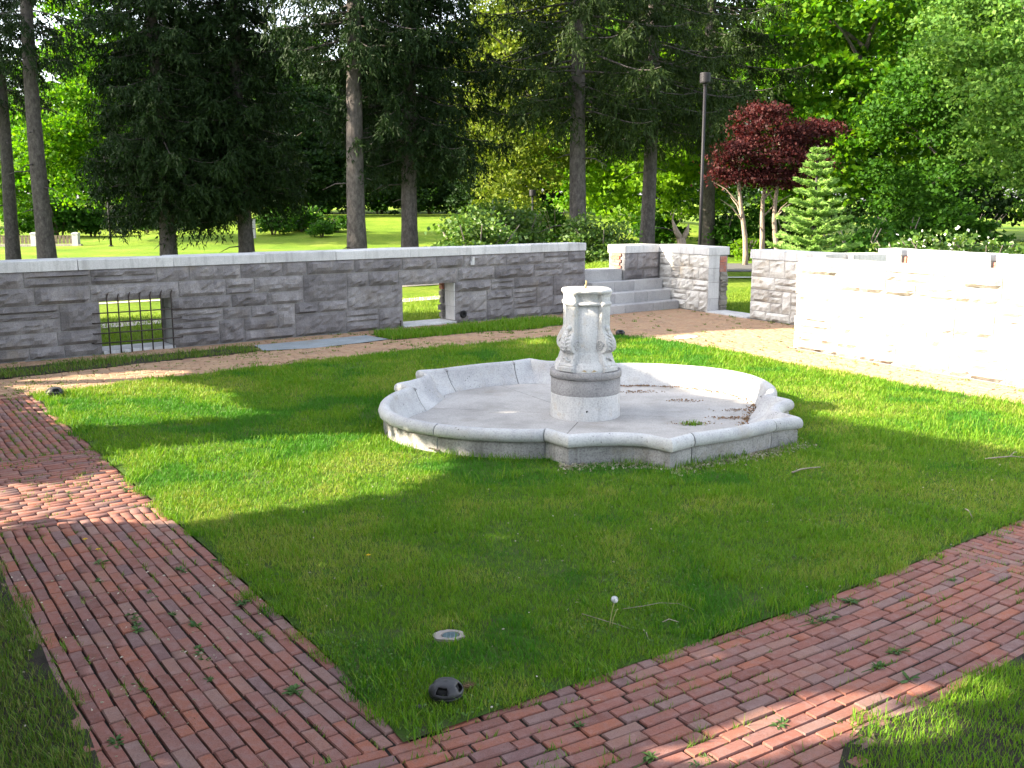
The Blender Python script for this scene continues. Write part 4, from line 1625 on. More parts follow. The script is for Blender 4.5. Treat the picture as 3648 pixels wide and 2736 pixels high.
def yellow_dandelion(loc, label, z=.03):
    root = thing('dandelion', label, 'dandelion', (*loc, 0), 0, 'yellow dandelion flowers')
    obj('stalk', MB().tube([(0, 0, -.005), (.004, 0, z * .6), (.004, 0, z)], .0022, 5).mesh('stalk', M['stalk']), root)
    mb_ = MB()
    for k in range(26):
        a = k * 2.399
        r_ = .004 + .013 * (k / 26)
        c_, s_ = math.cos(a), math.sin(a)
        mb_.add([(.004, 0, z), (.004 + c_ * r_ - s_ * .003, s_ * r_ + c_ * .003, z + .008 - .006 * k / 26), (.004 + c_ * r_ * 1.15, s_ * r_ * 1.15, z + .006 - .006 * k / 26), (.004 + c_ * r_ + s_ * .003, s_ * r_ - c_ * .003, z + .008 - .006 * k / 26)], [(0, 1, 2, 3)])
    obj('petals', mb_.mesh('petals', M['yellow']), root)


yellow_dandelion(gpx(795, 1210), 'single yellow dandelion flower out on the open lawn', .035)
yellow_dandelion(gpx(183, 1170), 'yellow dandelion flower in the left brick path, nearer the cross-laid band', .018)
yellow_dandelion(gpx(211, 1192), 'yellow dandelion flower in the left brick path, nearer the lawn corner', .018)


# weeds rooted in the brick joints
def weed_mesh(seed, n=11, L=.075):
    """low weed: two or three crowns of narrow toothed leaves strung along a joint"""
    r = np.random.default_rng(seed)
    mb_ = MB()
    for ox in np.cumsum(r.uniform(.02, .07, int(r.integers(1, 4)))) - .06:
        for k in range(int(n * r.uniform(.5, 1))):
            a = r.uniform(0, 6.28)
            l_ = L * r.uniform(.3, 1.15)
            w_ = l_ * r.uniform(.08, .2)
            c_, s_ = math.cos(a), math.sin(a)
            hh = r.uniform(.02, .38) * l_
            b_ = r.normal(0, .3) * l_

            def P(u, v, z):
                v = v + b_ * (u / l_) ** 2
                return (ox + c_ * u - s_ * v, s_ * u + c_ * v + r.normal(0, .001), z)
            mb_.add([P(0, 0, -.003), P(l_ * .4, w_, hh * .7), P(l_ * .45, 0, hh * .75 - .003), P(l_ * .4, -w_, hh * .7), P(l_ * .75, w_ * .9, hh * .9), P(l_ * .75, -w_ * .9, hh * .9), P(l_, 0, hh * .6)],
                    [(0, 2, 1), (0, 3, 2), (1, 2, 4), (2, 3, 5), (2, 5, 6, 4)])
    mb_.tube([(-.1, 0, -.004), (0, .002, -.002), (.1, 0, -.004)], .002, 4)
    return mb_.mesh('weed', M['weed'])


WM = [weed_mesh(i + 40, 12 + 2 * (i % 4), .034 + .006 * (i % 5)) for i in range(9)]
wp = [(330, 1290), (285, 1330), (375, 1330), (300, 1365), (420, 1350), (215, 1255), (520, 1300), (480, 1215), (515, 1225), (300, 1480), (440, 1425), (560, 1375), (700, 1395), (590, 1245), (450, 1470), (640, 1500), (215, 1215), (390, 1230), (150, 1070), (265, 1055),
      (1245, 1570), (1680, 1570), (1900, 1440), (2060, 1255), (1845, 1298), (1960, 1470), (1935, 1410), (1525, 1640), (1760, 1345), (2030, 1215), (250, 1600), (1400, 1640)]
for i, (x, y) in enumerate(wp):
    p = gpx(x, y)
    o = obj('weed', WM[(i * 5) % 9], None, (p[0], p[1], .002), (0, 0, (R(124) if x < 900 else R(34)) + .15 * math.sin(i * 3.1) + (math.pi if i % 2 else 0)), (1 + .3 * math.sin(i * 2.1),) * 3, label='small dark green leafy weed growing in a brick joint', category='weed', group='weeds rooted in the brick paths')


# fallen twigs
def twig(pts, rad, label, forks=()):
    p3 = [np.array([*gpx(x, y), z]) for x, y, z in pts]
    rad *= .55
    o = MB().tube(p3, np.linspace(rad, rad * .5, len(p3)), 6)
    for f in forks:
        o.tube([np.array([*gpx(x, y), z]) for x, y, z in f], [rad * .6, rad * .5, rad * .3][:len(f)], 5)
    ob = obj('twig', o.mesh('twig', M['twig'], True), label=label, category='twig', group='twigs fallen on the lawn and path')
    return ob


twig([(1711, 1028, .03), (1730, 1022, .035), (1752, 1019, .035), (1773, 1016, .03)], .016, 'pale thick stick on the shaded lawn right of the fountain')
twig([(2128, 998, .03), (2160, 997, .04), (2185, 996, .045), (2212, 995, .03)], .014, 'pale thin branch on the lawn at the right edge', [[(2180, 996, .04), (2190, 990, .06), (2196, 988, .05)]])
twig([(1257, 1333, .02), (1300, 1350, .03), (1345, 1360, .02), (1366, 1364, .01)], .005, 'dark knobbly twig on the grass below the dandelion seed head')
twig([(1345, 1326, .03), (1390, 1327, .05), (1425, 1320, .05), (1465, 1318, .04), (1500, 1325, .02)], .0035, 'thin curved twig right of the dandelion seed head')
twig([(1431, 1355, .03), (1445, 1350, .035), (1466, 1353, .025)], .007, 'short pale chip of wood on the grass right of the twigs')
twig([(1592, 1371, .008), (1600, 1377, .012), (1612, 1381, .008)], .005, 'short dry twig on the brick path edge', [[(1604, 1379, .01), (1622, 1375, .02), (1640, 1374, .01)]])
twig([(1390, 1368, .02), (1396, 1378, .03), (1400, 1387, .02)], .006, 'small dark stub of twig near the brick edge')
twig([(1282, 1517, .008), (1297, 1515, .008)], .006, 'white cigarette-sized stick on the near bricks')
twig([(2085, 1105, .02), (2092, 1118, .05), (2100, 1124, .02)], .012, 'curled pale bark piece on the lawn near the right path')

# pale plate let into the far bricks
pl = MB().lathe([(.20, -.02), (.2, .008), (.17, .014), (.0, .014)], 20).mesh('access_cover', M['white_plate'])
obj('access_cover', pl, None, (3.01, 17.25, .0), (0, 0, .6), (1.2, .75, 1), label='pale flat access cover in the sunny bricks before the gateway', category='cover')

# leaf litter: loose, uncountable
def litter(name, n, fn, mat, size, seed, zmax=.012):
    r = np.random.default_rng(seed)
    P = np.array([fn(r) for _ in range(n)])
    P = np.concatenate([P, r.uniform(.003, zmax, (n, 1))], 1) if P.shape[1] == 2 else P
    V, F = leaf_quads(P, size, r, flat=.82)
    V[:, 2] = np.maximum(V[:, 2], P[:, 2].min() - .002)
    obj(name, mesh_np(name, V, F, mat), kind='stuff')


def basin_edge(r):
    a = R(r.choice([r.normal(66, 9), r.normal(40, 10), r.normal(5, 10), r.normal(-12, 10), r.normal(66, 9)]))
    rr_ = RIN(math.degrees(a) % 360) - abs(r.normal(0, .05))
    return [FC[0] + rr_ * math.cos(a), FC[1] + rr_ * math.sin(a), .018 + r.uniform(0, .006)]


litter('dead_leaves', 480, basin_edge, M['litter'], .028, 61)


def basin_patch(r):
    c = [(2.35, 10.55), (2.05, 11.5), (1.9, 10.28), (2.5, 10.95), (1.55, 12.05)][int(r.integers(5))]
    return [c[0] + r.normal(0, .12), c[1] + r.normal(0, .045), .018 + r.uniform(0, .006)]


litter('dead_leaves', 420, basin_patch, M['litter'], .024, 62)


def front_edge(r):
    a = R(r.uniform(-100, -28))
    rr_ = fountain_r(np.array([a]))[0] + abs(r.normal(0, .09)) - .02
    return [FC[0] + rr_ * math.cos(a), FC[1] + rr_ * math.sin(a), r.uniform(.006, .02)]


litter('dry_stalks', 1300, front_edge, M['straw'], .035, 63)


def lawn_any(r):
    while True:
        p = np.array([r.uniform(-3, 4.5), r.uniform(4.2, 9)])
        if inpoly(p[None], LAWN)[0] and np.hypot(*(p - FC)) > 2.5 and r.random() < 1.2 - p[1] / 10:
            return [p[0], p[1], .012 + r.uniform(0, .015)]


litter('lawn_debris', 230, lawn_any, M['straw'], .016, 64)
litter('grass_debris', 260, lambda r: [r.uniform(-3.4, -1.4), r.uniform(3.6, 6), .012], M['straw'], .018, 65)

# tuft growing in the basin
tf = thing('grass_tuft', 'little green grass tuft growing from a crack in the basin floor', 'grass tuft', (*A2, 0)) if False else None
r = np.random.default_rng(66)
k = 90
Vt = np.empty((k, 3, 3))
c = np.array([1.88, 10.24])
q_ = c + r.normal(0, 1, (k, 2)) * np.array([.06, .025])
th = r.uniform(0, 6.28, k)
hh = r.uniform(.02, .07, k)
Vt[:, 0] = np.stack([q_[:, 0] - .006 * np.sin(th), q_[:, 1] + .006 * np.cos(th), np.full(k, .01)], 1)
Vt[:, 1] = np.stack([q_[:, 0] + .006 * np.sin(th), q_[:, 1] - .006 * np.cos(th), np.full(k, .01)], 1)
Vt[:, 2] = np.stack([q_[:, 0] + hh * .6 * np.cos(th), q_[:, 1] + hh * .6 * np.sin(th), .01 + hh], 1)
obj('grass_tuft', mesh_np('grass_tuft', Vt.reshape(-1, 3), np.arange(k * 3).reshape(-1, 3), M['grass']), label='little green grass tuft growing from a crack in the basin floor', category='grass tuft')

# ================================================================ BEYOND THE WALLS
def strip(name, pts, w_, mat, dz):
    pts = np.array(pts, float)
    T_ = np.gradient(pts, axis=0)
    T_ /= np.linalg.norm(T_, axis=1, keepdims=True)
    Nn = np.stack([-T_[:, 1], T_[:, 0]], 1)
    V = []
    for p, n_ in zip(pts, Nn):
        for s in (-.5, .5):
            c = p + n_ * w_ * s
            V.append((c[0], c[1], float(terrain_z(c[0], c[1])) + dz))
    F = [(2 * i, 2 * i + 1, 2 * i + 3, 2 * i + 2) for i in range(len(pts) - 1)]
    return obj(name, mesh_np(name, V, F, mat), kind='structure')


lp = lambda a, b, n=40: [tuple(np.array(a) + (np.array(b) - np.array(a)) * i / n) for i in range(n + 1)]
strip('gravel_path', lp((-13, 13.9), (1, 27.6)), .7, M['gravel'], .012)
strip('gravel_path', lp((-14, 20), (0, 30.5), 40), .35, M['gravel'], .014)
strip('road', lp((4.6, 36.6), (70, 33.5), 50), 4.6, M['road'], .02)
strip('pavement_edge', lp((4.6, 31.2), (40, 30.2), 30), .35, M['coping'], .05)


def outer_keep(P):
    far = (P[:, 1] - 20.2 - .78 * P[:, 0]) > .75
    return far * 1.0


V, T = blades([(-12, 12.5), (-9, 20), (0, 27), (3, 29), (1.5, 22.2)], 260, outer_keep, .04, .08, .012, False, 71, zfn=terrain_z)
V2, T2 = blades([(4.4, 23.2), (5.3, 20.4), (6.4, 20.3), (13, 30.8), (8.0, 30.8)], 320, None, .04, .08, .012, False, 72, zfn=terrain_z)
V3, T3 = blades([(1.0, 22.2), (3.5, 24), (3.8, 26.5), (1, 26.5)], 600, lambda P: ((P[:, 1] - 20.2 - .78 * P[:, 0]) > .72) * 1., .03, .07, .012, False, 73, zfn=terrain_z)
VV = np.concatenate([V, V2, V3])
TT = np.concatenate([T, T2 + len(V), T3 + len(V) + len(V2)])
obj('outer_grass', mesh_np('outer_grass', VV, TT, M['far_grass']), kind='stuff')


# ---------------------------------------------------------------- trees
def spruce_meshes(seed, zlow=2.2, ztop=13, rad=3.0, trunk_r=.26, mat='spruce', lean=(0, 0), whorl=.36, per=6, dens=1.0, bare=0.0, bough=None):
    r = np.random.default_rng(seed)
    zs = np.linspace(-.3, ztop, 14)
    ax = lambda z: np.array([lean[0] * z + .05 * math.sin(z * .5 + seed), lean[1] * z + .05 * math.cos(z * .43 + seed)])
    tr = MB()
    rr_ = [trunk_r * (1.45 if z < 0 else (1.12 if z < 1.0 else 1)) * (1 - .75 * max(0, z) / (ztop * 1.3)) for z in zs]
    tr.tube([(*ax(z), z) for z in zs], rr_, 12)
    for k in range(10):                                   # dead stubs on the bare trunk
        z = r.uniform(.8, zlow + 1.5)
        a = r.uniform(0, 6.28)
        L = r.uniform(.25, 1.3)
        c = ax(z)
        tr.tube([(c[0], c[1], z), (c[0] + math.cos(a) * L * .6, c[1] + math.sin(a) * L * .6, z - .03), (c[0] + math.cos(a) * L, c[1] + math.sin(a) * L, z - .2 * L)], [.025, .015, .006], 4)
    br = MB()
    Vs = []
    z = zlow
    if bough:
        z = bough[1]
    while z < ztop - .6:
        f = max(0, z - zlow) / (ztop - zlow)
        Lm = rad * (1 - f * .72) * (.65 + .35 * min(1, f / .12))
        nb = per if f < .8 else per - 1
        a0 = r.uniform(0, 6.28)
        first = bough and z == bough[1]
        for b in range(nb):
            if r.random() < bare or (first and b > 1):
                continue
            a = a0 + 6.283 * b / nb + r.normal(0, .22)
            L = Lm * r.uniform(.6, 1.12)
            if first:
                a, L = bough[0] + .3 * b, bough[2] * (1 - .25 * b)
            zb = z + r.normal(0, .1)
            c = ax(zb)
            ca, sa = math.cos(a), math.sin(a)
            n = 9
            u = np.linspace(0, 1, n)
            dr = r.uniform(.25, .5)
            pz = zb + L * (.06 * u - dr * u ** 1.5 + .22 * u ** 4)
            px_ = c[0] + ca * L * u
            py_ = c[1] + sa * L * u
            pts = np.stack([px_, py_, pz], 1)
            br.tube(pts, np.linspace(.028, .005, n) * (L / 3 + .3), 4, False)
            # hanging branchlets
            m = int(L * 20 * dens)
            uu = r.uniform(.12, 1, m) ** .8
            base = np.stack([np.interp(uu, u, pts[:, i]) for i in range(3)], 1)
            side = r.choice([-1, 1], m)
            sl = (.75 * (1 - uu * .6)) * r.uniform(.3, 1.0, m)           # sideways reach
            hang = r.uniform(.15, .75, m) * (.5 + .6 * (1 - f))
            fw = r.uniform(.0, .35, m)
            tip = base + np.stack([-sa * side * sl + ca * fw, ca * side * sl + sa * fw, -hang], 1)
            k = 11
            w1_ = r.random((m, k))
            w1_.sort(axis=1)
            q = base[:, None] * (1 - w1_[..., None]) + tip[:, None] * w1_[..., None]
            q[..., 2] += .10 * np.sin(w1_ * math.pi) * sl[:, None]
            q += r.normal(0, .02, q.shape)
            dd = (tip - base) / (np.linalg.norm(tip - base, axis=1, keepdims=True) + 1e-6)
            dirs = dd[:, None] * .8 + r.normal(0, .55, q.shape)
            dirs[..., 2] -= .35
            dirs /= np.linalg.norm(dirs, axis=-1, keepdims=True)
            q, dirs = q.reshape(-1, 3), dirs.reshape(-1, 3)
            s = np.cross(dirs, r.normal(0, 1, dirs.shape))
            s /= np.linalg.norm(s, axis=1, keepdims=True) + 1e-9
            ll = r.uniform(.09, .2, len(q))[:, None]
            ww = r.uniform(.014, .03, len(q))[:, None]
            Vs.append(np.stack([q - s * ww, q + s * ww, q + dirs * ll], 1))
        z = zlow if first else z + whorl * r.uniform(.75, 1.25)
    V = np.concatenate(Vs).reshape(-1, 3)
    T_ = np.arange(len(V)).reshape(-1, 3)
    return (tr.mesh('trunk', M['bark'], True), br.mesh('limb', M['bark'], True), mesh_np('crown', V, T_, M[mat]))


def plant_tree(name, label, cat, loc, meshes, rz=0.0, sc=1.0, group=None, names=('trunk', 'limbs', 'crown')):
    root = thing(name, label, cat, loc, rz, group, sc)
    for nme, me in zip(names, meshes):
        if me is not None:
            obj(nme, me, root)
    return root


def tz(x, y):
    return float(terrain_z(np.float64(x), np.float64(y)))


SP = [spruce_meshes(101, 3.7, 12, 3.5, .27, whorl=.32, per=7), spruce_meshes(102, 2.3, 12, 2.7, .25, whorl=.29, per=7, dens=1.15), spruce_meshes(103, 6.0, 13, 2.7, .27, whorl=.36, per=6), spruce_meshes(104, 4.4, 13, 3.4, .24, 'spruce2', bare=.28, dens=.9), spruce_meshes(105, 6.6, 13, 2.3, .27, whorl=.5, per=5, bare=.25), spruce_meshes(106, 2.6, 12, 2.7, .25, whorl=.29, per=7, dens=1.15, bough=(R(-15), 2.0, 2.4))]
# column in the photo, distance, mesh, turn, scale, label
SPR = [
    (36, 30, 4, .3, .78, 'slim pale-trunked spruce at the far left edge, outermost of the row in view'),
    (106, 29, 4, 2.2, .95, 'tall spruce with sun on its bare trunk, second from the left edge'),
    (365, 30, 1, 1.2, 1.0, 'dense dark spruce drooping low over the barred window side of the wall'),
    (533, 31, 5, 3.9, .95, 'dense dark spruce with a low hanging bough, right of the low drooping one'),
    (777, 29, 2, 5.0, 1.05, 'spruce with a thick bare grey trunk behind the middle of the long wall'),
    (890, 31, 0, 2.9, 1.0, 'black-green spruce just right of the thick bare grey trunk'),
    (1247, 31, 3, .9, 1.15, 'spruce with a straight grey trunk rising behind the right end of the long wall'),
    (1397, 33.5, 3, 4.1, 1.05, 'spruce with sun patches on its trunk behind the corner wall'),
    (1522, 44, 3, 2.3, 1.32, 'spruce with a plain grey trunk beside the tall dark lamp post'),
    (-430, 28, 1, 1.9, 1.15, 'spruce beyond the left edge, nearest to the slim pale-trunked one'),
    (-700, 27, 1, 3.1, 1.25, 'spruce beyond the left edge, second from the slim pale-trunked one'),
    (-960, 27, 0, 4.4, 1.25, 'spruce beyond the left edge, third from the slim pale-trunked one'),
]
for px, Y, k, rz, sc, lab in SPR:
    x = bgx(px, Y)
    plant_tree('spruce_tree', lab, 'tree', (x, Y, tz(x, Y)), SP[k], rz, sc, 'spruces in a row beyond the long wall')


def crown_mesh(seed, blobs, leaf, nper, mat, flat=.35, jag=.5):
    """crown of many leaf clumps; blobs = (cx,cy,cz,rx,ry,rz,clumps)"""
    r = np.random.default_rng(seed)
    Ps = []
    for cx, cy, cz, rx, ry, rz, nc in blobs:
        v = r.normal(0, 1, (nc, 3))
        v /= np.linalg.norm(v, axis=1, keepdims=True)
        rad = r.uniform(.45, 1.08, nc)[:, None] ** .7
        cc = np.array([cx, cy, cz]) + v * rad * np.array([rx, ry, rz])
        cs = r.uniform(.5, 1.2, nc) * jag
        g_ = r.normal(0, 1, (nc, nper, 3)) * np.array([1, 1, .27]) * cs[:, None, None] * .55
        # each spray hangs outward a little
        g_[..., 2] -= .25 * (g_[..., 0] ** 2 + g_[..., 1] ** 2) / (cs[:, None] + .1)
        Ps.append((cc[:, None] + g_).reshape(-1, 3))
    P = np.concatenate(Ps)
    V, F = leaf_quads(P, leaf, r, flat=flat, aspect=.75)
    return mesh_np('crown', V, F, M[mat])


def limb_mesh(seed, h, r0, spread, mat, forks=7, base_z=.35, multi=1, n=8):
    r = np.random.default_rng(seed)
    mb_ = MB()
    for m_ in range(multi):
        ox, oy = (0, 0) if multi == 1 else (r.normal(0, .5), r.normal(0, .4))
        lx, ly = r.normal(0, .05, 2) * h * .5
        zs = np.linspace(-.3, h * .75, 7)
        ctr = [(ox + lx * (z / h) ** 1.5 + .1 * math.sin(z + m_), oy + ly * (z / h) ** 1.5 + .08 * math.cos(z * .8), z) for z in zs]
        mb_.tube(ctr, [r0 * (1.4 if z < 0 else 1) * (1 - .7 * max(0, z) / (h * .75)) / (multi ** .4) for z in zs], n)
        for k in range(forks):
            z0 = h * r.uniform(base_z, .7)
            a = r.uniform(0, 6.28)
            L = spread * r.uniform(.5, 1)
            c = np.array([np.interp(z0, zs, [p[i] for p in ctr]) for i in range(2)])
            pts = [(c[0] + math.cos(a) * L * u, c[1] + math.sin(a) * L * u, z0 + L * (.9 * u - .25 * u * u)) for u in np.linspace(0, 1, 5)]
            mb_.tube(pts, np.linspace(r0 * .32, r0 * .06, 5), 5, False)
    return mb_.mesh('trunk', M[mat], True)


def blobset(seed, h, w_, z0, n, cl):
    r = np.random.default_rng(seed)
    out = []
    for k in range(n):
        u = r.random()
        z = z0 + (h - z0) * (.08 + .84 * u)
        wr = w_ * math.sin(math.pi * (.18 + .74 * u)) ** .8
        a = r.uniform(0, 6.28)
        rr_ = wr * math.sqrt(r.random()) * .75
        out.append((math.cos(a) * rr_, math.sin(a) * rr_, z, w_ * .42, w_ * .42, (h - z0) * .13, cl))
    return out


DEC = {
    'maple': (limb_mesh(1, 16, .32, 4, 'grey_bark'), crown_mesh(201, blobset(201, 17, 5.2, 2.6, 24, 20), .25, 58, 'maple', jag=1.1)),
    'maple2': (limb_mesh(2, 15, .3, 4, 'grey_bark'), crown_mesh(202, blobset(202, 16, 4.6, 2.2, 22, 20), .25, 58, 'maple', jag=1.1)),
    'deep': (limb_mesh(3, 14, .28, 3.5, 'grey_bark'), crown_mesh(203, blobset(203, 15, 4.6, 1.5, 22, 18), .25, 56, 'maple_deep', jag=1.1)),
    'pale': (limb_mesh(4, 15, .28, 3.5, 'grey_bark'), crown_mesh(204, blobset(204, 16, 4.2, 2.0, 22, 24), .17, 74, 'pale_leaf', jag=.95)),
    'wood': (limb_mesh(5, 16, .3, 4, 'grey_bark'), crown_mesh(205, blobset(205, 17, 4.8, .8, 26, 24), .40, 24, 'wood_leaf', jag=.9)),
    'lime': (limb_mesh(6, 9, .18, 2.5, 'grey_bark'), crown_mesh(206, blobset(206, 10, 3.2, 1.0, 18, 26), .20, 30, 'lime', jag=.65)),
    'gold': (limb_mesh(7, 15, .25, 3, 'grey_bark'), crown_mesh(207, blobset(207, 16, 3.2, 1.0, 26, 28), .18, 36, 'gold_conifer', jag=.6)),
    'red': crown_mesh(208, [(-.1, 0, 4.5, 1.3, 1.3, .55, 34), (-1.35, 0, 3.85, .8, .9, .4, 26), (1.35, .2, 4.35, 1.0, .9, .4, 28), (.5, -.4, 3.55, 1.3, 1.1, .45, 34), (-.5, 0, 5.15, .8, .9, .3, 20), (1.75, 0, 3.7, .5, .6, .3, 12), (-1.6, .2, 3.2, .5, .6, .3, 14), (.5, -.2, 2.9, .8, .7, .3, 16), (-.8, 0, 3.0, .7, .7, .3, 16), (2.0, .1, 4.75, .5, .5, .2, 9)], .11, 84, 'red_leaf', jag=.52),
}


def dec(kind, px, Y, sc, rz, lab, group, name='broadleaf_tree'):
    x = bgx(px, Y)
    return plant_tree(name, lab, 'tree', (x, Y, tz(x, Y)), DEC[kind], rz, sc, group, ('trunk', 'crown'))


GT = 'leafy trees in the park behind the spruces'
dec('maple', 225, 56, .85, .4, 'bright green sunlit maple behind the two left-edge trunks', GT)
dec('maple2', 20, 66, .72, 2.0, 'leafy tree at the far left edge behind the timber fence', GT)
dec('maple2', 660, 100, 1.08, 1.3, 'sunlit leafy tree showing between the dense spruces and the bare grey trunk', GT)
dec('gold', 1150, 44, .95, .3, 'yellow-green sunlit conifer between the black-green spruce and the straight trunk', GT, 'conifer_tree')
dec('gold', 1080, 52, .95, 2.3, 'taller yellow-green conifer behind the sunlit one', GT, 'conifer_tree')
dec('lime', 1330, 44, 1.0, 1.1, 'small lime-green tree behind the straight grey trunk', GT)
dec('lime', 1470, 47, 1.05, 4.1, 'small lime-green tree left of the tall lamp post', GT)
dec('maple2', 1290, 58, .95, 3.3, 'leafy tree high behind the two lime-green ones', GT)
dec('deep', 1450, 60, .95, 5.0, 'deep green leafy tree behind the spruces at the lamp post', GT)
dec('maple', 1850, 44, 1.0, 2.6, 'big bright green maple filling the upper right behind the blue spruce', GT)
dec('maple2', 1730, 52, 1.0, .8, 'leafy tree top rising behind the dark red maple', GT)
dec('deep', 2010, 50, .95, 1.9, 'deep green shaded tree between the big maple and the pale tree', GT)
dec('pale', 2170, 36, .9, 4.4, 'pale green leafy tree at the upper right edge', GT)
dec('deep', 1990, 40, .6, .2, 'low deep green tree above the white-flecked shrubs', GT)
dec('maple2', 2330, 44, .95, .2, 'leafy tree cut off by the right edge', GT)
GW = 'dark woodland trees at the far side of the lawn'
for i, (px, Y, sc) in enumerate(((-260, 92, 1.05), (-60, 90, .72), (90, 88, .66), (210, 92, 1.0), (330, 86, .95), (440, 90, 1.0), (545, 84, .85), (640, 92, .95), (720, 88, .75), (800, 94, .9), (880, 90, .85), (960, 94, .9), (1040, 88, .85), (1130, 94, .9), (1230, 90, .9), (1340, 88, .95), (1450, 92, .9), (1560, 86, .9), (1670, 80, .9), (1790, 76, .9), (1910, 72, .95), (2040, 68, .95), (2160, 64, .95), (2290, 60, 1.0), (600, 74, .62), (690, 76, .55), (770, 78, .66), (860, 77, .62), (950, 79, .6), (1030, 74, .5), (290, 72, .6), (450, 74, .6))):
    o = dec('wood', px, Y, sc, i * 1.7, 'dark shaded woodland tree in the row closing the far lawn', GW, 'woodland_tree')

x = bgx(1658, 38)
rm = plant_tree('red_maple', 'dark maroon-leaved maple with several pale stems left of the blue spruce', 'tree', (x, 38, 0), (DEC['red'],), .2, 1.0, None, ('crown',))
for i, (bx, by, tx_, ty_, h_) in enumerate(((-.9, 0, -1.25, .2, 4.2), (-.25, .2, .1, .3, 4.6), (.35, -.1, .15, 0, 4.4))):
    r = np.random.default_rng(700 + i)
    pts = [(bx + (tx_ - bx) * u + .09 * math.sin(u * 7 + i), by + (ty_ - by) * u + .06 * math.sin(u * 5), -.2 + (h_ + .2) * u) for u in np.linspace(0, 1, 9)]
    mb_ = MB().tube(pts, np.linspace(.12, .035, 9), 8)
    for k in range(4):
        j = int(r.integers(3, 7))
        a = r.uniform(0, 6.28)
        L = r.uniform(.6, 1.2)
        p = np.array(pts[j])
        mb_.tube([p, p + np.array([math.cos(a) * L * .5, math.sin(a) * L * .5, L * .5]), p + np.array([math.cos(a) * L, math.sin(a) * L, L * .75])], [.035, .022, .01], 5, False)
    obj('trunk', mb_.mesh('trunk', M['pale_bark'], True), rm)
rm.scale = (1.0, 1.0, 1.08)


# ---- blue spruce
def blue_spruce(seed, H, Rb):
    r = np.random.default_rng(seed)
    tr = MB().tube([(0, 0, -.1), (0, 0, H * .5), (0, 0, H)], [.08, .05, .008], 8)
    Vs = []
    z = .15
    while z < H - .05:
        f = z / H
        L0 = Rb * (1 - f) ** .85 + .05
        nb = 9 if f < .7 else 6
        a0 = r.uniform(0, 6.28)
        for b in range(nb):
            a = a0 + 6.283 * b / nb + r.normal(0, .15)
            L = L0 * r.uniform(.75, 1.15)
            ca, sa = math.cos(a), math.sin(a)
            m = int(26 + L * 120)
            u = r.uniform(.1, 1, m)
            sd = r.normal(0, .16, m) * L * (1.15 - u)
            zz = z + L * (.12 * u + .12 * u * u) + r.normal(0, .012, m)
            base = np.stack([ca * L * u - sa * sd, sa * L * u + ca * sd, zz], 1)
            k = 7
            q = np.repeat(base, k, 0) + r.normal(0, .015, (m * k, 3))
            dirs = np.array([ca, sa, .3]) + r.normal(0, .55, (m * k, 3)) * np.array([1, 1, .55])
            dirs /= np.linalg.norm(dirs, axis=1, keepdims=True)
            s = np.cross(dirs, r.normal(0, 1, dirs.shape))
            s /= np.linalg.norm(s, axis=1, keepdims=True)
            ll = r.uniform(.05, .10, m * k)[:, None]
            ww = r.uniform(.008, .016, m * k)[:, None]
            Vs.append(np.stack([q - s * ww, q + s * ww, q + dirs * ll], 1))
        z += (.235 if f < .75 else .17) * r.uniform(.85, 1.15)
    V = np.concatenate(Vs).reshape(-1, 3)
    return tr.mesh('trunk', M['bark'], True), mesh_np('crown', V, np.arange(len(V)).reshape(-1, 3), M['blue_spruce'])


x = bgx(1750, 24)
plant_tree('blue_spruce', 'young pale blue-green spruce, bushy and conical, before the red maple', 'tree', (x, 24, 0), blue_spruce(301, 3.6, 1.28), .5, 1.0, None, ('trunk', 'crown'))


# ---- shrubs
def shrub_meshes(seed, w_, h, mat, leaf=.10, cl=60, nper=22, stems=True, flowers=0):
    r = np.random.default_rng(seed)
    bl = [(r.normal(0, .35) * w_, r.normal(0, .3) * w_, h * r.uniform(.35, .68), w_ * .42, w_ * .4, h * .3, cl // 4) for _ in range(6)]
    cm = crown_mesh(seed, bl, leaf, nper, mat, jag=.3 * max(w_, .6))
    st = MB()
    for k in range(7):
        a = r.uniform(0, 6.28)
        L = w_ * r.uniform(.3, .8)
        st.tube([(0.05 * math.cos(a), .05 * math.sin(a), -.05), (math.cos(a) * L * .4, math.sin(a) * L * .4, h * .35), (math.cos(a) * L, math.sin(a) * L, h * .75)], [.03, .02, .008], 5)
    fl = None
    if flowers:  # number of white flecks painted in as leaf glints
        P = []
        for b in bl:
            v = r.normal(0, 1, (flowers // 6, 3))
            v /= np.linalg.norm(v, axis=1, keepdims=True)
            v[:, 2] = np.abs(v[:, 2])
            P.append(np.array(b[:3]) + v * np.array(b[3:6]) * 1.12)
        V, F = leaf_quads(np.concatenate(P), leaf * .8, r, .5, .9)
        fl = mesh_np('glint_flecks', V, F, M['white_glint'])  # pale flecks stand in for bright glints on the leaves
    return st.mesh('stems', M['grey_bark'], True), cm, fl


SH = {'rhodo': shrub_meshes(401, 1.0, 1.5, 'shrub', .07, 120, 44), 'green': shrub_meshes(402, 1.0, 1.3, 'shrub', .09, 90, 22, flowers=42), 'lime': shrub_meshes(403, .6, .9, 'lime', .09, 60, 20), 'dark': shrub_meshes(404, 1.0, 1.4, 'maple_deep', .1, 90, 22), 'small': shrub_meshes(405, .8, 1.0, 'maple_deep', .12, 60, 20)}


def shrub(kind, px, Y, sc, rz, lab, group=None, z=None):
    x = bgx(px, Y)
    return plant_tree('shrub', lab, 'shrub', (x, Y, tz(x, Y) if z is None else z), SH[kind], rz, sc, group, ('stems', 'crown', 'glint_flecks'))


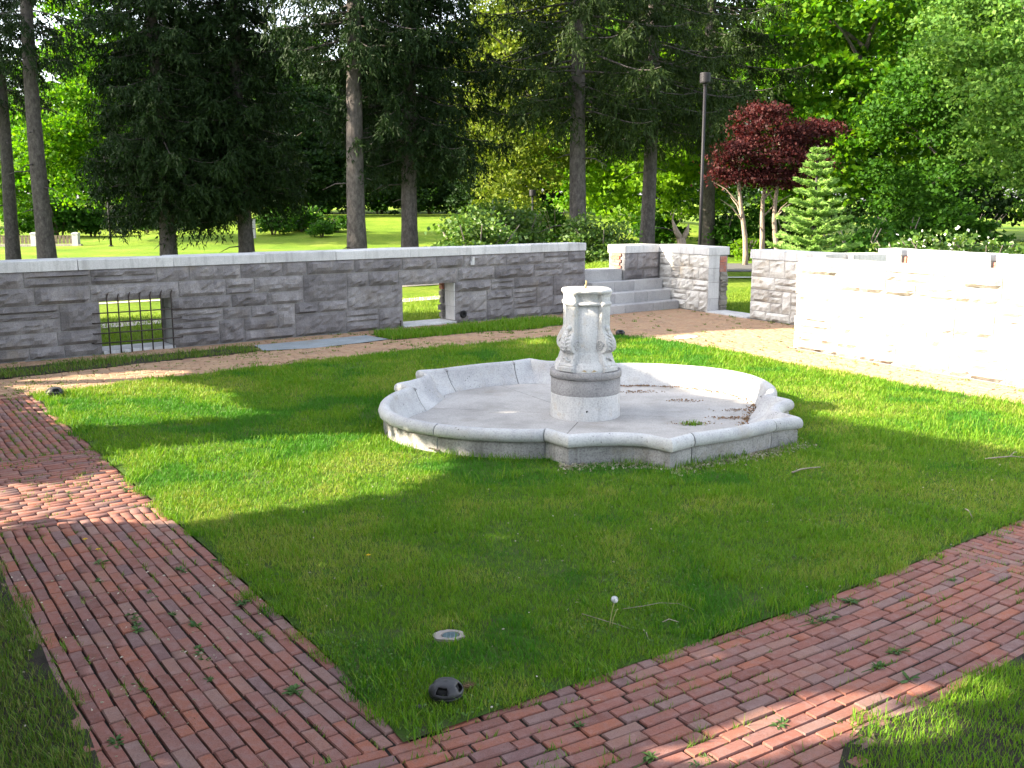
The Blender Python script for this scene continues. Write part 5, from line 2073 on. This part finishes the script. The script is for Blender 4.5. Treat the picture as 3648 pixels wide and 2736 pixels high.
GS = 'shrubs growing outside the walls'
shrub('rhodo', 1030, 27, 1.55, .2, 'glossy mixed green bush behind the long wall near its right end', GS)
shrub('rhodo', 1120, 33, 1.7, 1.2, 'taller olive bush behind the glossy one, by the thin lamp pole', GS)
shrub('rhodo', 1300, 30, 1.4, 2.0, 'sparse brownish bush seen through the opening above the steps', GS)
shrub('lime', 1612, 41, 1.25, .5, 'bright lime shrub left of the blue spruce', GS)
shrub('dark', 1850, 30, 1.5, 1.0, 'dark green shrub right of the blue spruce', GS)
shrub('green', 1950, 26, 1.35, 2.2, 'white-flecked shrub over the pale wall, leftmost of three', GS)
shrub('green', 2040, 25.5, 1.4, 3.2, 'white-flecked shrub over the pale wall, middle of three', GS)
shrub('green', 2125, 25, 1.35, 4.5, 'white-flecked shrub over the pale wall, rightmost of three', GS)
shrub('dark', 2260, 25, 1.4, 5.5, 'dark shrub at the right edge over the pale wall', GS)
GH = 'small round bushes planted on the far lawn'
for i, (px, py, Y, sc) in enumerate(((590, 500, 60, 1.5), (625, 490, 62, 1.7), (655, 492, 62, 1.9), (697, 498, 59, 1.1), (728, 490, 62, 1.1), (575, 470, 66, .9))):
    shrub('small', px, Y, sc, i * 1.1, ('round bush on the far lawn rise, nearest the grey stone marker', 'round bush on the far lawn rise, second from the grey stone marker', 'largest round bush on the far lawn rise, third from the grey stone marker', 'small round bush low on the far lawn rise, second from the bare grey trunk', 'small round bush on the far lawn rise next to the bare grey trunk', 'tiny round bush high on the far lawn rise above the stone marker')[i], GH)
GD = 'dark undergrowth bushes at the wood edge'
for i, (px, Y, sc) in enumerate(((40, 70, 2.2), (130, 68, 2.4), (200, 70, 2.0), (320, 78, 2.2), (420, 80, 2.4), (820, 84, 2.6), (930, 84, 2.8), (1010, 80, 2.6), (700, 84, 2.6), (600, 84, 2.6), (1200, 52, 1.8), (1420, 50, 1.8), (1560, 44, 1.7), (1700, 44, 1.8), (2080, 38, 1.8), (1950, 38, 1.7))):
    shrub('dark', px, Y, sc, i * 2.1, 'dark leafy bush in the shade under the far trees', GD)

# pale forked stump among the bushes
x = bgx(1472, 33)
stp = thing('tree_stump', 'pale forked dead stump standing behind the corner wall', 'stump', (x, 33, 0))
obj('trunk', MB().tube([(0, 0, -.2), (.02, 0, .8), (-.05, 0, 1.15)], [.2, .16, .14], 9).tube([(-.05, 0, 1.1), (-.22, .05, 1.4), (-.34, .05, 1.75)], [.12, .09, .03], 7).tube([(0, 0, 1.1), (.14, 0, 1.35), (.2, .05, 1.6)], [.11, .08, .02], 7).mesh('trunk', M['pale_bark'], True), stp)
obj('twigs', MB().tube([(-.34, .05, 1.7), (-.3, .05, 1.95), (-.2, 0, 2.1)], [.03, .015, .005], 5).mesh('twigs', M['pale_bark'], True), stp)

# ---- lamp posts
def lamp_post(px, Y, H, rad, label):
    x = bgx(px, Y)
    root = thing('lamp_post', label, 'lamp post', (x, Y, tz(x, Y)), 0, 'dark steel lamp posts')
    obj('pole', MB().tube([(0, 0, -.1), (0, 0, H)], [rad, rad * .85], 10).mesh('pole', M['lamp'], True), root)
    obj('lamp_head', MB().lathe([(.05, H), (.06, H + .05), (.12, H + .06), (.13, H + .09), (.13, H + .28), (.12, H + .30), (.0, H + .305)], 18).mesh('lamp_head', M['lamp']), root)
    obj('base_flange', MB().lathe([(.13, -.05), (.13, .03), (.1, .05), (.06, .06)], 14).mesh('base_flange', M['lamp']), root)


lamp_post(1508, 25, 5.08, .043, 'tall dark steel lamp post with a drum head before the red maple')
lamp_post(240, 53, 4.4, .06, 'thin far lamp post on the lawn under the bright maple')
lamp_post(1150, 40, 2.5, .045, 'thin lamp pole rising from the bushes behind the long wall')

# ---- timber fence with stone posts at the left
fx0, fx1, fy = bgx(-60, 54), bgx(167, 54), 54
root = thing('timber_fence', 'low timber fence between pale stone posts at the far left', 'fence', ((fx0 + fx1) / 2, fy, 0))
nst = int((fx1 - fx0) / .2)
pm = MB().box(-.075, .075, -.015, .015, .12, .56).mesh('paling', M['timber'])
for i in range(nst):
    obj('paling', pm, root, (fx0 + .1 + i * .2 - root.location.x, 0, 0))
obj('rail', MB().box(fx0 - root.location.x, fx1 - root.location.x, .018, .06, .50, .56).mesh('rail', M['timber']), root)
obj('kerb', MB().box(fx0 - root.location.x, fx1 + .3 - root.location.x, -.25, -.02, -.1, .10).mesh('kerb', M['concrete']), root)
for px in (78, 167):
    obj('post', MB().lathe([(.22, 0), (.22, .60), (.25, .61), (.25, .68), (.1, .72)], 4, a0=math.pi / 4).mesh('post', M['coping']), root, (bgx(px, 54) - root.location.x, -.1, 0))
# grey marker slab by the small bushes
x = bgx(548, 58)
mk = thing('stone_marker', 'upright grey stone marker slab among the small bushes', 'marker', (x, 58, tz(x, 58)))
obj('slab', MB().box(-.14, .14, -.08, .08, -.1, 1.0).mesh('slab', M['step']), mk)
obj('cap', MB().box(-.17, .17, -.1, .1, 1.0, 1.08).mesh('cap', M['step']), mk)

# ================================================================ SHADE: unseen trees added left of the court
# Unseen crowns, shaped along the sun rays to light the
# lawn in bands.
KO = np.array([-9.5, 12.0])
KD = np.array([.485, -.875])
tD = lambda L_: np.array([gpx(x, y) for x, y in L_])
LIT = [
    tD([(27, 825), (115, 818), (300, 803), (417, 805), (395, 815), (350, 825), (433, 838), (500, 852), (493, 868), (567, 885), (650, 892), (500, 899), (333, 912), (150, 923), (110, 885), (63, 848)]),
    tD([(0, 1048), (150, 1038), (250, 1020), (240, 990), (320, 975), (480, 962), (640, 948), (760, 945), (880, 955), (980, 985), (960, 1020), (850, 1060), (700, 1085), (560, 1110), (450, 1125), (355, 1118), (200, 1118), (0, 1138)]),
    tD([(1490, 1425), (1560, 1395), (1650, 1378), (1600, 1400), (1540, 1425)]),
    tD([(1250, 1659), (1500, 1590), (1700, 1535), (1960, 1465), (2020, 1480), (1900, 1530), (1750, 1595), (1600, 1659)]),
    tD([(1890, 1570), (2050, 1505), (2212, 1430), (2260, 1470), (2100, 1560), (1960, 1645), (1850, 1659)]),
    tD([(1120, 752), (1140, 738), (1200, 730), (1200, 745)]),
]
TERM = np.array([(9, 1), (6.5, 5.2), (4.71, 8.97), (3.76, 10.02), (3.1, 10.75), (2.15, 12.0), (1.25, 14.5), (1.75, 16.6), (2.6, 17.6), (3.6, 18.15), (5.5, 18.7), (12, 19.5)])
LIT = [p + (p - p.mean(0)) / (np.linalg.norm(p - p.mean(0), axis=1, keepdims=True) + 1e-6) * d_ for p, d_ in zip(LIT, (.2, .17, .1, .14, .08, .1))]
litR = [tuple(p) for p in TERM] + [(40, 19.5), (40, 1)]
h2 = Vector((SUN_D.x, SUN_D.y)).length
sd = np.array([SUN_D.x, SUN_D.y]) / h2
cot = 1 / math.tan(SUN_EL)


def shade_screens():
    r = np.random.default_rng(500)
    n = 190000
    k = r.uniform(-8.5, 17, n)
    z = r.uniform(.05, 10.5, n)
    base = KO + np.outer(k, KD)
    g_ = base + np.outer(z * cot, sd)
    g_ = g_ + r.normal(0, .05, g_.shape)
    lit = inpoly(g_, litR)
    for p in LIT:
        lit |= inpoly(g_, p)
    # leave holes of light so that the shade is not solid
    hole = noise2(np.stack([k, z], 1), 1.5, 91)
    keep = ~lit & ((hole < .97) | (k > 2))
    hmax = np.where(k < -2.0, 10.5, 8.5)
    keep &= z < hmax
    k, z, base = k[keep], z[keep], base[keep]
    th = r.normal(0, .55, len(k))
    P = np.stack([base[:, 0] + SUN_D.x * th, base[:, 1] + SUN_D.y * th, z + SUN_D.z * th], 1)
    P = P[P[:, 2] > .02]
    k = k[:len(P)] if False else ((P[:, :2] - KO) @ KD)
    cuts = [-9.5, -5.5, -2.0, 1.5, 5.0, 8.5, 12.5, 18]
    for a, b in zip(cuts[:-1], cuts[1:]):
        s = (k >= a) & (k < b)
        if s.sum() < 10:
            continue
        c = KO + KD * (a + b) / 2
        root = thing('broadleaf_tree', 'unseen leaf-screen tree added left of the court, shaped to shade the lawn', 'tree', (c[0], c[1], 0), 0, 'unseen trees added for shade left of the court')
        V, F = leaf_quads(P[s], .2, r, .1, .8)
        wpart('crown', mesh_np('crown', V, F, M['maple_deep']), root)
        obj('trunk', MB().tube([(0, 0, -.2), (.05, 0, 2), (0, .05, 4.2)], [.2, .15, .08], 9).mesh('trunk', M['grey_bark'], True), root)


shade_screens()
